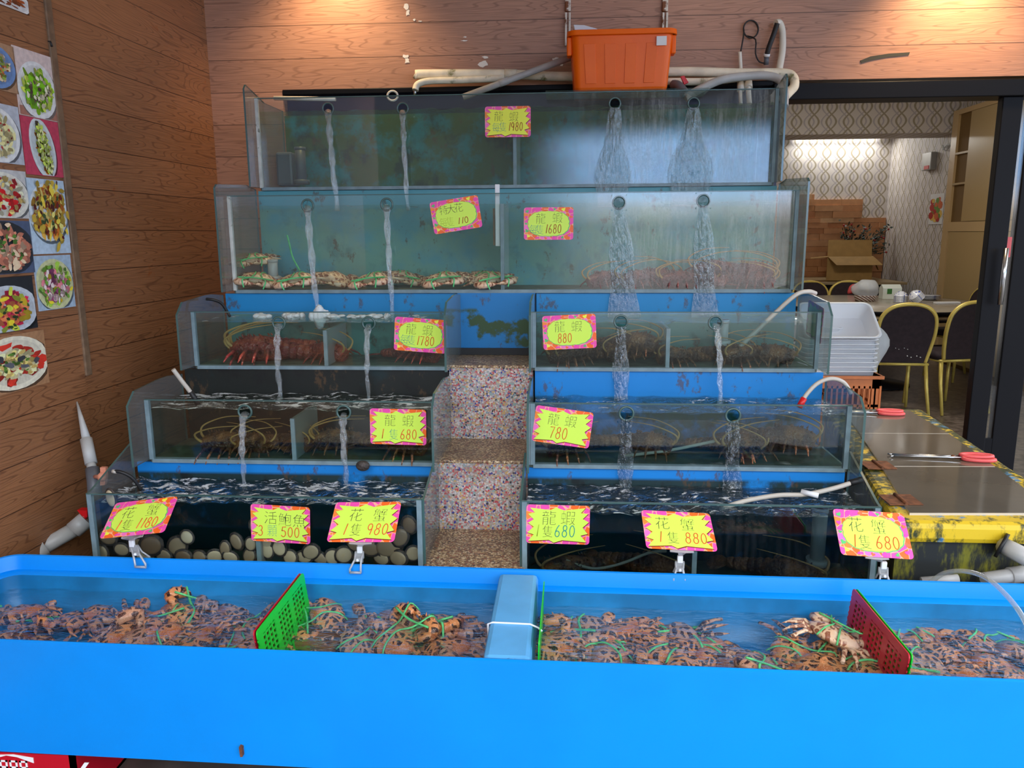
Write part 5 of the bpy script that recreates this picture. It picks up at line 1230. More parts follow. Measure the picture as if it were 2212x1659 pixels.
# ------------------------------------------------------------------ dining room furniture
M['gold'] = mat('gold_frame', lin(226, 198, 100), .35, .25, var=.1); M['maroon'] = mat('dark_upholstery', lin(44, 30, 34), .8, var=.25, vscale=30)
FZ = .1
def chair_proto():
    t = thing('banquet_chair', 'x', 'chair', (0, 0, 0)); w_, zt = .215, .90
    arch = [(-.17, 0, .44), (-.19, -.02, .55), (-.205, -.05, .68), (-.19, -.075, .80), (-.12, -.09, .872), (0, -.095, .895), (.12, -.09, .872), (.19, -.075, .80), (.205, -.05, .68), (.19, -.02, .55), (.17, 0, .44)]
    MB().tube(spline(arch, 5), .0155, 8).build('back_frame', M['gold'], t)
    pts = [(x * .93, y + .004, min(z, .885)) for x, y, z in spline(arch[:], 3)]
    n = len(pts); mb = MB(); mb.add([Vector(p) + Vector((0, -.012, 0)) for p in pts] + [Vector(p) + Vector((0, .02, 0)) for p in pts], [list(range(n)), list(range(2 * n - 1, n - 1, -1))] + [(i, i + n, (i + 1) % n + n, (i + 1) % n) for i in range(n)]); mb.build('backrest', M['maroon'], t)
    mb = MB(); taper(mb, [(.205, .20, .43, .05), (.215, .21, .45, .06), (.215, .21, .475, .06), (.19, .185, .495, .06)]); mb.xf(Matrix.Translation((0, .20, 0))); mb.build('seat', M['maroon'], t)
    MB().tube([(-.19, .0, .425), (.19, 0, .425), (.19, .40, .425), (-.19, .40, .425)], .012, 6, closed=True).build('seat_frame', M['gold'], t)
    for sx in (-1, 1):
        MB().tube([(sx * .18, .01, .43), (sx * .19, -.02, .25), (sx * .205, -.09, .004)], [.016, .0145, .012], 8).build('leg', M['gold'], t)
        MB().tube([(sx * .18, .38, .43), (sx * .195, .40, .004)], [.016, .012], 8).build('leg', M['gold'], t)
    return t
chp = chair_proto()
def at_chair(px, py, Y): p = Q(px, py, Y); return p
c1 = Q(1957, 700, 6.1); c2 = Q(2082, 700, 6.3)
chp.matrix_world = place((c1.x, 6.12, FZ), -.08); WM[chp] = chp.matrix_world.copy(); tag(chp, 'gold framed dark padded chair with its back to the white tubs', 'chair', 'banquet chairs around the round table')
dup(chp, place((c2.x + .03, 6.32, FZ), .22), 'gold framed dark padded chair nearest the black door', 'banquet chairs around the round table')
for (px, Y, rz, lb) in ((1757, 8.75, PI + .15, 'gold chair beyond the round table, top just showing beside the tank'), (1838, 8.75, PI - .1, 'gold chair beyond the round table, top half hidden by the plastic bag'), (2122, 7.9, PI - 1.3, 'gold chair beyond the round table beside the cabinet')):
    p = Q(px, 620, Y); dup(chp, place((p.x, Y, FZ), rz, s=1.0), lb, 'banquet chairs around the round table')
TC = Vector((2.92, 7.52, FZ)); M['top'] = mat('table_laminate', lin(150, 140, 124), .25, var=.06); M['tan'] = mat('table_tan', lin(168, 146, 108), .4)
tb_ = thing('round_table', 'large round dining table with a black edged turntable', 'table', TC)
for nm, r, z0, z1, m in (('table_top', .93, .70, .735, 'tan'), ('turntable', .93, .755, .778, 'top')):
    mb = MB(); mb.lathe([(0, z0), (r - .01, z0), (r, z0 + .004), (r, z1 - .004), (r - .006, z1), (0, z1)], 64, TC); mb.build(nm, M[m], tb_)
MB().lathe([(.931, .752), (.936, .752), (.936, .776), (.931, .778)], 64, TC).build('rim_band', M['black'], tb_)
MB().lathe([(.932, .690), (.937, .690), (.937, .712), (.932, .714)], 64, TC).build('rim_band', M['black'], tb_)
MB().lathe([(.12, .735), (.12, .756)], 24, TC).build('turntable_bearing', M['black'], tb_)
MB().lathe([(.05, .03), (.05, .70)], 20, TC).build('pedestal', M['black'], tb_); MB().lathe([(0, 0), (.32, 0), (.32, .02), (.06, .05), (.05, .06)], 32, TC).build('foot', M['black'], tb_)
ZTT = FZ + .779
def onto(px, py): return PZ(px, py, ZTT)
# bag on a woven basket
p = onto(1868, 650); bk = thing('woven_basket', 'small brown and white woven basket on the round table', 'basket', p)
m_wv, t_, b_ = newmat('basket_weave'); x_, y_, z_ = t_.xyz(t_.co()); t_.set(b_.inputs['Base Color'], t_.mix(t_.m('GREATER_THAN', t_.m('SINE', t_.m('ADD', t_.m('MULTIPLY', z_, 300.0), t_.m('MULTIPLY', x_, 190.0))), .1), lin(120, 70, 50), lin(230, 224, 214)))
MB().lathe([(0, .001), (.085, .001), (.10, .05), (.095, .052), (.08, .006), (0, .006)], 28, p).build('bowl', m_wv, bk)
MB().lathe([(.098, .048), (.104, .050), (.098, .055)], 28, p).build('rim', m_wv, bk)
M['bag'] = clearmat('plastic_bag', (.86, .86, .86, 1), .12, .15, bump=1, bscale=30, white=.42)
mb = MB(); mb.ball((0, 0, 0), (.12, .09, .085), 24, 14)
q = random.Random(9)
for v in mb.v: k_ = 1 + .12 * math.sin(31 * v.x + 17 * v.z) + .08 * math.sin(60 * v.y - 40 * v.z); v *= k_; v.z = min(v.z, .075)
mb.xf(Matrix.Translation(p + Vector((0, 0, .125)))); o = mb.build('plastic_bag', M['bag']); tag(o, 'crumpled clear plastic bag heaped on the woven basket', 'bag')
p = onto(1922, 645); m_gb = mat('carton_white', lin(226, 232, 222), .5); t = thing('carton', 'white and green drink carton on the round table', 'carton', p)
mb = MB(); mb.box((-.09, -.05, 0), (.09, .05, .105)); mb.prism([(-.09, -.05, .105), (-.09, .05, .105), (-.09, 0, .14)], (.18, 0, 0)); mb.xf(Matrix.Translation(p)); mb.build('box', m_gb, t); mb = MB(); mb.box((-.05, -.0525, .05), (-.005, -.05, .10)); mb.xf(Matrix.Translation(p)); mb.build('print', mat('carton_green', lin(60, 120, 50), .5), t)
m_bl = bpy.data.materials.new('blue_white_china'); m_bl.use_nodes = True; t_ = NT(m_bl.node_tree); b_ = [q for q in t_.t.nodes if q.type == 'BSDF_PRINCIPLED'][0]
t_.set(b_.inputs['Base Color'], t_.mix(t_.ss(t_.noise(t_.co(), 34, 2), .58, .62), lin(236, 238, 244), lin(90, 110, 190))); t_.set(b_.inputs['Roughness'], .15)
bw = MB(); bw.lathe([(.0, .045), (.022, .045), (.024, .040), (.045, .03), (.062, .003), (.064, 0), (.06, .002), (.042, .026), (0, .038)], 24)
bme = mesh_of(bw, m_bl)
def bowls(px, py, n, rx, lb, step=.013):
    p = onto(px, py)
    for i in range(n):
        o = bpy.data.objects.new('china_bowl', bme); COL.objects.link(o)
        o.matrix_world = Matrix.Translation(p + Vector((i * step * math.sin(rx), 0, .002 + (i * step * math.cos(rx)) + (.045 * math.sin(abs(rx)) if rx else 0)))) @ Matrix.Rotation(rx, 4, 'Y')
        tag(o, lb % (ORD[i] if i < n - 1 else 'topmost'), 'bowl', 'upturned blue and white bowls on the round table')
bowls(1945, 652, 5, 0, '%s bowl from the table in the straight upturned stack', .013)
bowls(1984, 655, 5, -.75, '%s bowl from the table in the slumped upturned stack', .013)
for i in range(4):
    p = onto(2008, 648); mb = MB(); mb.lathe([(0, .0), (.05, .0), (.095, .010), (.098, .012), (.05, .005), (0, .004)], 28); o = mb.build('china_plate', m_bl); o.location = p + Vector((.015, .03, .001 + i * .011)); tag(o, '%s plate of the low stack beside the slumped bowls' % (ORD[i] if i < 3 else 'topmost'), 'plate', 'stack of plates on the round table')
p = onto(2032, 655); mb = MB(); mb.box((-.13, -.025, 0), (.10, .025, .014)); o = mb.build('paper_packet', M['label']); o.matrix_world = place(p + Vector((.06, -.02, .001)), .15); tag(o, 'flat white paper packet at the table edge beside the plates', 'packet')
p = onto(1842, 636); mb = MB(); mb.ball((0, 0, .055), (.05, .03, .055), 12, 8)
for v in mb.v: v.x += .5 * v.z + .01 * math.sin(40 * v.z)
o = mb.build('red_cloth', M['pink']); o.location = p + Vector((-.03, .02, 0)); tag(o, 'crumpled pinkish red cloth beside the plastic bag', 'cloth')
# sideboard, cardboard box and plant at the back
sb_ = thing('sideboard', 'tan topped sideboard against the stone cladding', 'sideboard', (2.9, 10.4, FZ)); zs = .93
mb = MB(); mb.box((2.1, 9.75, zs - .03), (4.1, 10.88, zs)); mb.build('top', M['tan'], sb_, bevel=.004)
mb = MB(); mb.box((2.15, 9.8, FZ), (4.05, 10.86, zs - .03)); mb.build('body', M['black'], sb_)
M['kraft'] = mat('cardboard', lin(176, 138, 78), .75, var=.08); M['kraft_in'] = mat('cardboard_inside', lin(128, 98, 54), .8)
bx = thing('cardboard_box', 'open cardboard box with its flaps up on the sideboard', 'box', (3.28, 10.2, zs))
def P3(px, py, Y): return Q(px, py, Y)
A = [Q(1784, 609, 10.05), Q(1868, 609, 10.05), Q(1878, 556, 10.05), Q(1800, 546, 10.05)]
b0, b1 = Q(1784, 612, 10.0).x, Q(1882, 612, 10.0).x; h_ = .30
mb = MB()
for (a, b) in (((b0, 10.0), (b1, 10.0)), ((b1, 10.0), (b1 + .1, 10.32)), ((b1 + .1, 10.32), (b0 + .1, 10.32)), ((b0 + .1, 10.32), (b0, 10.0))):
    d = Vector((b[0] - a[0], b[1] - a[1], 0)).normalized(); nr = Vector((-d.y, d.x, 0)) * .006
    mb.prism([(a[0], a[1], zs + .001), (b[0], b[1], zs + .001), (b[0], b[1], zs + h_), (a[0], a[1], zs + h_)], nr)
mb.prism([(b0, 10.0, zs + .001), (b1, 10.0, zs + .001), (b1 + .1, 10.32, zs + .001), (b0 + .1, 10.32, zs + .001)], (0, 0, .006)); mb.build('body', M['kraft'], bx)
for nm, e0, e1, dv in (('flap', (b0, 10.0), (b1, 10.0), (.06, -.16, -.10)), ('flap', (b0 + .1, 10.32), (b1 + .1, 10.32), (.03, .10, .20)), ('flap', (b1, 10.0), (b1 + .1, 10.32), (.07, -.02, -.17)), ('flap', (b0, 10.0), (b0 + .1, 10.32), (-.20, .03, -.02))):
    e0, e1 = Vector((*e0, zs + h_)), Vector((*e1, zs + h_)); dv = Vector(dv); mb = MB(); mb.prism([e0, e1, e1 + dv, e0 + dv], dv.cross(e1 - e0).normalized() * .005); mb.build(nm, M['kraft'], bx)
M['leaf'] = mat('dark_leaves', lin(28, 44, 30), .5, var=.3, vscale=40); M['berry'] = mat('red_berries', lin(170, 40, 36), .4)
pl = thing('berry_plant', 'dark leafy plant with red berries behind the cardboard box', 'plant', (3.68, 10.6, zs))
mb = MB(); mb.lathe([(0, 0), (.10, 0), (.13, .2), (.12, .2), (.0, .18)], 20, (3.68, 10.6, zs)); mb.build('pot', M['blackrub'], pl)
mb = MB(); q = random.Random(4); bb = MB(); stem = MB()
for s_i in range(34):
    bx_, bz_ = q.uniform(1822, 1922), q.uniform(484, 545); e = Q(bx_, bz_, q.uniform(10.45, 10.75)); b0_ = Vector((3.68 + q.uniform(-.05, .05), 10.6, zs + .18))
    stem.tube([b0_, b0_.lerp(e, .5) + Vector((0, 0, .05)), e], .004, 5)
    for j in range(13):
        c_ = b0_.lerp(e, q.uniform(.35, 1.05)) + Vector((q.uniform(-.05, .05), q.uniform(-.05, .05), q.uniform(-.03, .05))); d = Vector((q.uniform(-1, 1), q.uniform(-1, 1), q.uniform(-.3, 1))).normalized() * .05; sd = d.orthogonal().normalized() * .018
        mb.add([c_, c_ + d * .5 + sd, c_ + d, c_ + d * .5 - sd], [(0, 1, 2, 3)])
    if s_i % 2: bb.ball(e, .014, 6, 5)
mb.build('foliage', M['leaf'], pl); bb.build('berries', M['berry'], pl); stem.build('stems', M['leaf'], pl)
# fluorescent tube
a, b = Q(1718, 297, DB - .05), Q(1899, 296, DB - .05)
fl = thing('fluorescent_tube', 'glowing fluorescent tube high on the wallpapered back wall', 'light', a)
M['glow'] = mat('tube_glow', (1, 1, 1), .4, emit=((1, 1, .97), 6.0)); zf_ = (a.z + b.z) / 2
MB().tube([(a.x, DB - .07, zf_), (b.x, DB - .07, zf_)], .028, 12).build('tube', M['glow'], fl)
mb = MB(); mb.box((a.x - .04, DB - .05, zf_ + .02), (b.x + .04, DB - .001, zf_ + .075)); mb.build('housing', M['white'], fl)
for x in (a.x - .02, b.x + .02): mb = MB(); mb.box((x - .02, DB - .10, zf_ - .03), (x + .02, DB - .05, zf_ + .04)); mb.build('end_cap', M['white'], fl)
lamp('AREA', 'tube_light', ((a.x + b.x) / 2, DB - .14, zf_ - .04), 7, (1, .99, .94), shape='RECTANGLE', size=b.x - a.x, size_y=.06, aim=((a.x + b.x) / 2, DB - .9, 0))
lamp('AREA', 'dining_area_light', (2.4, 6.4, 3.25), 40, (1, .95, .86), shape='RECTANGLE', size=1.2, size_y=.6, aim=(2.4, 6.4, 0))  # unseen area lamp over the dining room, without any fixture
# beige cabinet
M['beige'] = mat('beige_laminate', lin(196, 168, 118), .28, spec=.4); M['beige_pale'] = mat('beige_pale_frame', lin(214, 182, 132), .35)  # paler beige for the cabinet's face frame
cab = thing('wall_cabinet', 'tall beige cabinet against the patterned side wall', 'cabinet', (4.15, 8.3, FZ))
XC = 4.12
zt_c = P(2062, 240, 9.0).z; zmid = 1.53 + (P(2045, 490, 8.9).z - 1.53)
mb = MB(); mb.box((XC + .02, 6.3, FZ), (DX - .002, 9.02, zt_c)); mb.build('carcass', M['kraft_in'], cab)
mb = MB(); mb.box((XC - .005, 8.90, FZ), (XC + .02, 9.02, zt_c)); mb.box((XC - .005, 6.3, zt_c - .05), (XC + .02, 8.90, zt_c)); mb.box((XC - .005, 6.3, zmid - .05), (XC + .02, 8.90, zmid + .05)); mb.build('face_frame', M['beige_pale'], cab)
d1 = MB(); d1.box((XC - .01, 7.4, zmid + .055), (XC + .01, 8.62, zt_c - .055)); o = d1.build('door', M['beige'], cab); MB().ball((XC - .022, 8.56, zmid + .18), .016, 8, 6).build('knob', M['steel'], o)
d2 = MB(); d2.box((XC - .01, 7.4, FZ + .05), (XC + .01, 8.85, zmid - .055)); o = d2.build('door', M['beige'], cab); MB().ball((XC - .022, 7.6, zmid - .6), .016, 8, 6).build('knob', M['steel'], o)
for zz in (.62, .36): mb = MB(); mb.box((XC - .004, 8.63, zmid + zz * (zt_c - zmid)), (XC + .02, 8.9, zmid + zz * (zt_c - zmid) + .02)); mb.build('shelf', M['beige'], cab)
# switch box, dangling wire, small food poster on the side wall
def QX(px, py, X):
    r = ray(px, py); t = X / r.x; return Vector((X, r.y * t, CAMH + r.z * t))
a, b = QX(2006, 332, DX), QX(2022, 366, DX); t = thing('switch_box', 'grey switch box on the patterned side wall', 'switch', (DX, (a.y + b.y) / 2, b.z))
mb = MB(); mb.box((DX - .07, min(a.y, b.y), b.z), (DX - .001, max(a.y, b.y), a.z)); mb.build('case', M['alu'], t, bevel=.006); mb = MB(); mb.box((DX - .075, max(a.y, b.y) - .2, b.z + .01), (DX - .07, max(a.y, b.y) - .08, b.z + .05)); mb.build('red_label', M['pink'], t)
c_ = QX(2042, 320, DX - .02); mb = MB(); q = random.Random(6); mb.tube(spline([c_ + Vector((0, q.uniform(-.12, .12), q.uniform(-.06, .06))) for _ in range(9)], 4), .005, 5); o = mb.build('tangled_wire', M['pvc']); tag(o, 'tangle of grey wire on the side wall above the switch box', 'wire')
a, b = QX(2012, 420, DX), QX(2035, 484, DX); t = thing('food_poster', 'small narrow food poster on the patterned side wall', 'poster', (DX, b.y, b.z))
mb = MB(); mb.box((DX - .006, b.y, b.z), (DX - .001, a.y, a.z)); mb.build('sheet', M['label'], t)
mb = MB(); q = random.Random(8)
for i in range(26):
    y = q.uniform(b.y + .05, a.y - .05); z = b.z + (a.z - b.z) * q.uniform(.15, .85); r = q.uniform(.02, .05); mb.prism([(DX - .0065, y + r * 1.4 * math.cos(k), z + r * math.sin(k)) for k in [2 * PI * j / 8 for j in range(8)]], (-.001 - .0001 * i, 0, 0), i % 4)
mb.build('printed_picture', [mat('print_orange', lin(220, 110, 60), .6), mat('print_red', lin(190, 50, 40), .6), mat('print_leaf', lin(110, 150, 60), .6), mat('print_yellow', lin(236, 196, 90), .6)], t)
# curtain wire under the header
pipe('curtain_wire', [Vector((1.0, 4.4, Q(1700, 210, 4.4).z)), Vector((4.25, 4.4, Q(2160, 200, 4.4).z))], .003, M['steel'], 'thin wire stretched across the dining room opening', 'wire', n=0)

# orange crates and white tubs beside the opening
def crate(loc, rz, m, label, name, w_=.52, d_=.36, h_=.32):
    t = thing(name, label, 'crate', loc, rot=(0, 0, rz))
    mb = MB(); hw, hd = w_ / 2, d_ / 2; th = .008
    mb.box((-hw, -hd, 0), (hw, hd, th))
    for (x0, y0, x1, y1) in ((-hw, -hd, hw, -hd + th), (-hw, hd - th, hw, hd), (-hw, -hd, -hw + th, hd), (hw - th, -hd, hw, hd)):
        mb.box((x0, y0, h_ - .075), (x1, y1, h_)); mb.box((x0, y0, 0), (x1, y1, .05)); mb.box((x0, y0, h_ * .42), (x1, y1, h_ * .47))
        along = abs(x1 - x0) > abs(y1 - y0); L_ = (x1 - x0) if along else (y1 - y0); n = int(L_ / .03)
        for i in range(n + 1):
            s_ = -L_ / 2 + L_ * i / n
            if along: mb.box((s_ - .005, y0, .04), (s_ + .005, y1, h_ - .06))
            else: mb.box((x0, s_ - .005, .04), (x1, s_ + .005, h_ - .06))
    for sx in (-1, 1):
        for sy in (-1, 1): mb.box((sx * hw, sy * hd, 0), (sx * (hw - .05), sy * (hd - .008), h_)); mb.box((sx * hw, sy * hd, 0), (sx * (hw - .008), sy * (hd - .05), h_))
    mb.build('basket', m, t, local=True)
    mb = MB()
    mb.box((-hw - .012, -hd - .012, h_ - .018), (hw + .012, -hd + .008, h_)); mb.box((-hw - .012, hd - .008, h_ - .018), (hw + .012, hd + .012, h_)); mb.box((-hw - .012, -hd, h_ - .018), (-hw + .008, hd, h_)); mb.box((hw - .008, -hd, h_ - .018), (hw + .012, hd, h_))
    mb.build('rim', m, t, local=True)
    return t
M['crate'] = mat('orange_crate', lin(214, 124, 66), .45, var=.1, vscale=12)
cy_ = 4.75; cx1 = Q(1908, 820, cy_ - .18).x; zc1 = Q(1850, 812, cy_ - .18).z
cxc = cx1 - .27
crate((cxc, cy_, FZ - .0 + .001), 0, M['crate'], 'lower orange crate hidden behind the chest', 'lattice_crate', h_=zc1 - FZ - .325)
crate((cxc, cy_, zc1 - .32), 0, M['crate'], 'orange lattice crate under the nested white tubs', 'lattice_crate')
def tub_me():
    mb = MB(); taper(mb, [(.185, .125, 0, .03), (.20, .14, .10, .04), (.215, .152, .104, .045), (.215, .152, .110, .045), (.198, .138, .108, .04), (.183, .123, .006, .03)]); return mesh_of(mb, M['white'])
wme = tub_me()
n_t = 8; z_ = zc1 - .085
for i in range(n_t):
    o = bpy.data.objects.new('white_tub', wme); COL.objects.link(o); q = random.Random(i)
    o.matrix_world = place((cxc + q.uniform(-.004, .004) + .035, cy_ - .01, z_ + i * .0265), q.uniform(-.02, .02)); tag(o, 'white plastic tub, %s from the crate in the nested stack' % ORD[i], 'tub', 'white tubs nested in the orange crate')
o = bpy.data.objects.new('white_tub', wme); COL.objects.link(o); zz = z_ + n_t * .0265 + .06
o.matrix_world = place((cxc + .035, cy_ + .0, zz + .04), 0, .65, 0, 1.0); tag(o, 'white plastic tub tipped on its side on top of the nested stack', 'tub', 'white tubs nested in the orange crate')
o = bpy.data.objects.new('white_tub', wme); COL.objects.link(o)
o.matrix_world = place((cxc - .10, cy_ + .10, z_ + n_t * .0265 + .07), .1, .1, .1, .8); tag(o, 'smaller white plastic tub behind the tipped one', 'tub', 'white tubs nested in the orange crate')
mb = MB(); p0 = Q(1892, 760, 4.72); mb.ball((0, 0, 0), (.055, .04, .15), 16, 12)
for v in mb.v: k_ = 1 + .25 * math.sin(25 * v.z + 9 * v.x) + .12 * math.sin(70 * v.x + 30 * v.z); v.x = v.x * k_ + .02 * math.sin(20 * v.z); v.y *= k_
mb.xf(Matrix.Translation(p0)); o = mb.build('plastic_bag', M['bag']); tag(o, 'crumpled clear plastic bag tucked beside the white tubs', 'bag')

# ------------------------------------------------------------------ red drink crate under the tub
M['crate_red'] = mat('red_crate', lin(190, 12, 36), .35)
t = thing('drink_crate', 'red drinks crate with white lettering under the blue tub', 'crate', (-1.52, 1.95, 0))
X0, X1, Y0, Y1, H_ = -1.86, -1.30, 1.755, 2.2, .178
mb = MB(); mb.box((X0, Y0, 0), (X1, Y0 + .012, H_ - .03)); mb.box((X0, Y0, H_ - .03), (X1 - .36, Y0 + .012, H_)); mb.box((X1 - .24, Y0, H_ - .03), (X1, Y0 + .012, H_)); mb.box((X0, Y1 - .012, 0), (X1, Y1, H_)); mb.box((X0, Y0, 0), (X0 + .012, Y1, H_)); mb.box((X1 - .012, Y0, 0), (X1, Y1, H_)); mb.box((X0, Y0, 0), (X1, Y1, .01)); mb.build('shell', M['crate_red'], t)
mb = MB(); a = Q(0, 1640, Y0); xl = a.x
def ink(x0, z0, x1, z1): mb.box((x0, Y0 - .0015, z0), (x1, Y0 - .0002, z1))
zt2 = .163
for i, (dx_, w_) in enumerate(((.0, .022), (.028, .022), (.056, .022))):
    x = xl - .002 + dx_; ink(x, zt2 - .03, x + w_, zt2 - .025); ink(x, zt2 - .012, x + w_, zt2 - .007); ink(x, zt2 - .03, x + .005, zt2 - .007); ink(x + w_ - .005, zt2 - .03, x + w_, zt2 - .007)
mb.prism([(xl - .004, Y0 - .0015, zt2), (xl + .02, Y0 - .0015, zt2 + .008), (xl + .05, Y0 - .0015, zt2 + .004), (xl + .095, Y0 - .0015, zt2 - .012), (xl + .095, Y0 - .0015, zt2 + .004), (xl + .04, Y0 - .0015, zt2 + .012), (xl, Y0 - .0015, zt2 + .009)], (0, .001, 0)); mb.build('lettering', M['label'], t)
t2 = thing('drink_crate', 'second red crate further along under the blue tub', 'crate', (.9, 1.95, 0)); mb = MB(); mb.box((.6, 1.79, 0), (1.2, 2.18, .178)); mb.build('shell', M['crate_red'], t2)
a, b = Q(176, 1656, 1.76), Q(190, 1646, 1.76); mb = MB(); mb.prism([Q(172, 1662, 1.752), Q(182, 1648, 1.752), Q(192, 1648, 1.752), Q(182, 1662, 1.752)], (0, .002, 0)); mb.build('stripe', M['label'], t)

# ------------------------------------------------------------------ food posters on the wooden wall
def hitwall(px, py, off=.013):
    r = ray(px, py); n_ = Vector((LWD.y, -LWD.x, 0)); p0 = Vector((LW0.x + off, LW0.y, 0)); o_ = Vector((0, 0, CAMH)); t = (p0 - o_).dot(n_) / r.dot(n_); return o_ + r * t
PM = {}
def pm(c_):
    if c_ not in PM: PM[c_] = mat('print_%s' % len(PM), lin(*c_), .45, var=.1, vscale=60)
    return PM[c_]
def poster(quad, bgc, label, plate, pc, blobs, seed, table=None):
    """sheet on the wall; plate = (u, v, ru, rv, tilt) in sheet units; blobs = list of (colour, count, size, spread u, spread v)"""
    tl, tr, br_, bl_ = [hitwall(*p) for p in quad]
    y0, y1 = (tl.y + bl_.y) / 2, (tr.y + br_.y) / 2; z1, z0 = (tl.z + tr.z) / 2, (bl_.z + br_.z) / 2
    y0 = max(y0, .9)
    t = thing('food_poster', label, 'poster', lw((y0 + y1) / 2, z0, .013), 'food photo posters on the wooden wall')
    mb = MB(); mb.prism([lw(y0, z0, .0125), lw(y1, z0, .0125), lw(y1, z1, .0125), lw(y0, z1, .0125)], (.003, 0, 0)); mb.build('sheet', pm(bgc), t)
    W_, H2 = y1 - y0, z1 - z0; q = random.Random(seed); off = [.0160]
    def clipped(pts):
        out = []
        for u, v in pts: out.append((min(max(u, .01), .99), min(max(v, .01), .99)))
        return out
    mb = MB(); mats = []
    def shape(pts, colr):
        m = pm(colr)
        if m not in mats: mats.append(m)
        off[0] += .00004
        mb.prism([lw(y0 + u * W_, z0 + v * H2, off[0]) for u, v in clipped(pts)], (.00004, 0, 0), mats.index(m))
    def ell(u, v, ru, rv, tilt=0, n=26, jag=0):
        o_ = []
        for i in range(n):
            a = 2 * PI * i / n; k_ = 1 + (q.uniform(-jag, jag) if jag else 0); x, y = ru * k_ * math.cos(a), rv * k_ * math.sin(a)
            o_.append((u + x * math.cos(tilt) - y * math.sin(tilt), v + x * math.sin(tilt) + y * math.cos(tilt)))
        return o_
    if table: shape([(0, 0), (1, 0), (1, table[1]), (0, table[1] * .8)], table[0])
    u, v, ru, rv, tl_ = plate; ru *= 1.1; rv *= 1.08
    shape(ell(u + .02, v - .03, ru * 1.03, rv * 1.03, tl_), tuple(int(c_ * .5) for c_ in bgc)); shape(ell(u, v, ru, rv, tl_), pc)
    shape(ell(u, v + .01, ru * .84, rv * .84, tl_), tuple(int(c_ * .93) for c_ in pc))
    for (colr, n, s_, su, sv) in blobs:
        for i in range(int(n * 3.4)):
            a = q.uniform(0, 2 * PI); r = math.sqrt(q.random()); x, y = 1.22 * su * r * math.cos(a), 1.25 * sv * r * math.sin(a)
            k_ = (.72, .9, 1.12)[i % 3]; shape(ell(u + x * math.cos(tl_) - y * math.sin(tl_), v + x * math.sin(tl_) + y * math.cos(tl_), s_ * q.uniform(.4, .9), s_ * q.uniform(.25, .6), q.uniform(0, 3), 9, .3), tuple(min(255, int(c_ * k_)) for c_ in colr))
    mb.build('printed_picture', mats, t)
W1 = (238, 238, 234)
poster([(-60, -60), (58, -20), (60, 25), (-60, -5)], (120, 70, 46), 'food poster with a white plate, topmost and cut by the picture edge', (.6, .35, .42, .5, 0), W1, [((150, 70, 30), 8, .1, .25, .2)], 1)
poster([(28, 99), (112, 124), (121, 262), (38, 248)], (226, 206, 198), 'food poster with a white bowl of bright green loofah', (.52, .42, .46, .40, .1), W1, [((150, 205, 40), 16, .13, .3, .22), ((206, 226, 90), 14, .1, .3, .24), ((120, 190, 30), 8, .13, .28, .2), ((90, 76, 60), 5, .07, .25, .15), ((236, 226, 190), 9, .06, .28, .2)], 2, ((176, 120, 100), .18))
poster([(39, 250), (124, 263), (135, 384), (60, 376)], (206, 70, 96), 'food poster with a long oval dish of shredded scallion fish', (.5, .48, .30, .50, .22), (222, 230, 228), [((196, 120, 40), 10, .08, .14, .36), ((70, 56, 40), 14, .08, .10, .36), ((196, 214, 90), 30, .07, .12, .34), ((226, 232, 160), 16, .05, .12, .34)], 3)
poster([(58, 386), (137, 389), (151, 549), (66, 547)], (196, 216, 232), 'food poster with golden fried seafood heaped up', (.5, .56, .46, .36, .1), (228, 236, 240), [((226, 170, 70), 22, .11, .34, .26), ((206, 110, 40), 12, .08, .32, .26), ((240, 214, 120), 16, .07, .34, .26), ((60, 80, 40), 6, .06, .3, .22), ((236, 196, 70), 8, .1, .4, .4), ((110, 30, 30), 6, .06, .36, .4)], 4)
poster([(73, 551), (152, 552), (161, 664), (80, 671)], (176, 196, 214), 'food poster with striped sashimi and lemon on a round plate', (.48, .46, .46, .44, 0), (214, 214, 160), [((160, 200, 70), 12, .1, .34, .34), ((226, 130, 140), 10, .11, .28, .25), ((150, 70, 110), 6, .1, .2, .25), ((240, 206, 200), 10, .08, .26, .25), ((238, 200, 50), 2, .09, .36, .3), ((110, 160, 60), 6, .07, .4, .34)], 5)
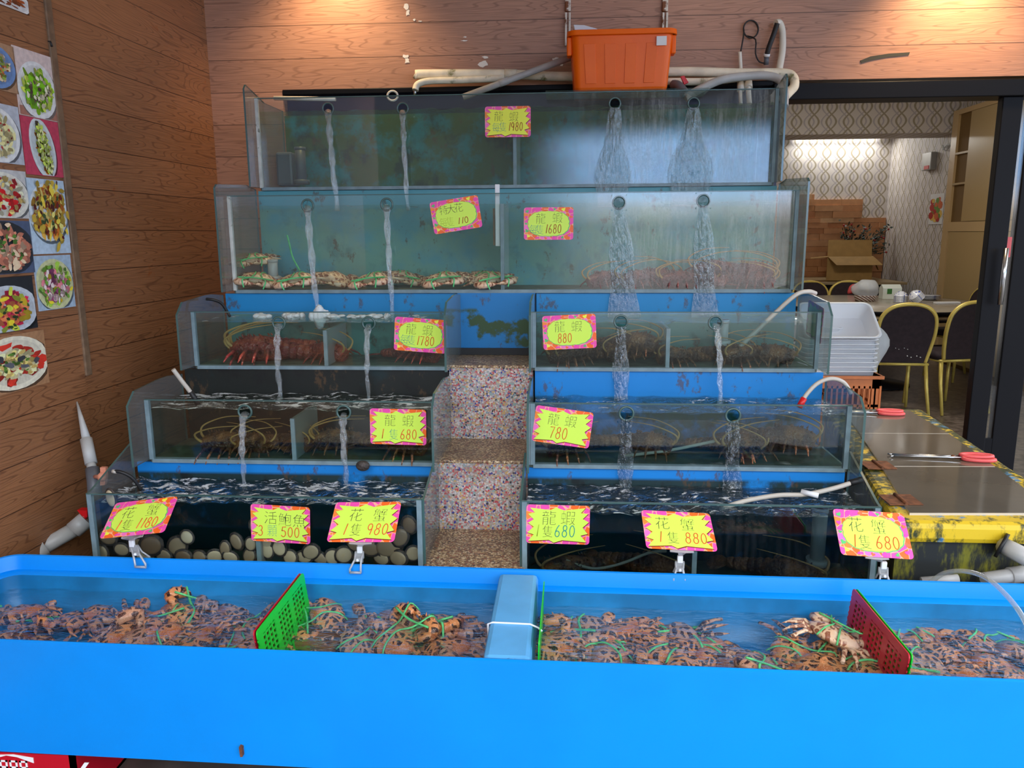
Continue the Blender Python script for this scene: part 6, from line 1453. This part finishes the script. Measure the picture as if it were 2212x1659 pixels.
poster([(-55, 78), (28, 99), (36, 182), (-50, 205)], (180, 140, 106), 'food poster with noodles on a blue patterned plate', (.45, .48, .48, .42, .1), (112, 150, 200), [((230, 206, 170), 14, .1, .3, .24), ((190, 110, 60), 8, .08, .28, .2), ((140, 170, 70), 10, .06, .3, .24)], 6)
poster([(-55, 216), (39, 228), (49, 350), (-50, 352)], (196, 200, 208), 'food poster with pale dumplings in a white bowl', (.45, .46, .46, .44, 0), W1, [((240, 226, 176), 16, .12, .3, .3), ((232, 214, 150), 10, .1, .3, .28), ((170, 60, 50), 4, .04, .26, .2)], 7)
poster([(-55, 352), (57, 378), (62, 468), (-50, 474)], (206, 204, 200), 'food poster with red peppers and squid pieces', (.5, .45, .46, .46, 0), (236, 232, 216), [((236, 226, 190), 18, .11, .32, .3), ((200, 30, 34), 9, .12, .3, .32), ((236, 200, 120), 8, .08, .3, .3)], 8)
poster([(-55, 477), (64, 476), (72, 588), (-50, 597)], (84, 96, 124), 'food poster with pink prawns in a black skillet', (.48, .5, .48, .46, 0), (46, 46, 50), [((226, 140, 110), 20, .13, .36, .34), ((240, 196, 160), 12, .09, .36, .34), ((90, 130, 50), 6, .07, .3, .3)], 9)
poster([(-55, 604), (69, 596), (80, 712), (-50, 724)], (40, 40, 44), 'food poster with red tuna sashimi on crushed ice', (.5, .4, .5, .42, .1), (206, 212, 218), [((224, 40, 84), 14, .15, .3, .22), ((240, 130, 80), 8, .12, .32, .24), ((196, 206, 70), 4, .12, .3, .38), ((240, 200, 50), 3, .12, .4, .2), ((60, 80, 40), 5, .06, .3, .3)], 10)
poster([(-55, 733), (94, 716), (105, 828), (-50, 866)], (176, 130, 92), 'food poster with a split lobster on a cream plate, lowest on the wall', (.52, .5, .47, .44, -.15), (240, 232, 206), [((206, 56, 40), 9, .13, .34, .28), ((240, 226, 170), 18, .1, .26, .2), ((240, 206, 120), 10, .07, .26, .2), ((90, 130, 50), 5, .05, .2, .15), ((90, 90, 96), 2, .09, .3, .1)], 11)
# hook on the wooden wall
h0 = hitwall(97, 88, .0); mb = MB(); mb.tube([h0, h0 + Vector((.02, 0, -.004)), h0 + Vector((.024, 0, -.02))], .004, 6); o = mb.build('wall_hook', M['blackrub']); tag(o, 'small black hook above the food posters', 'hook')
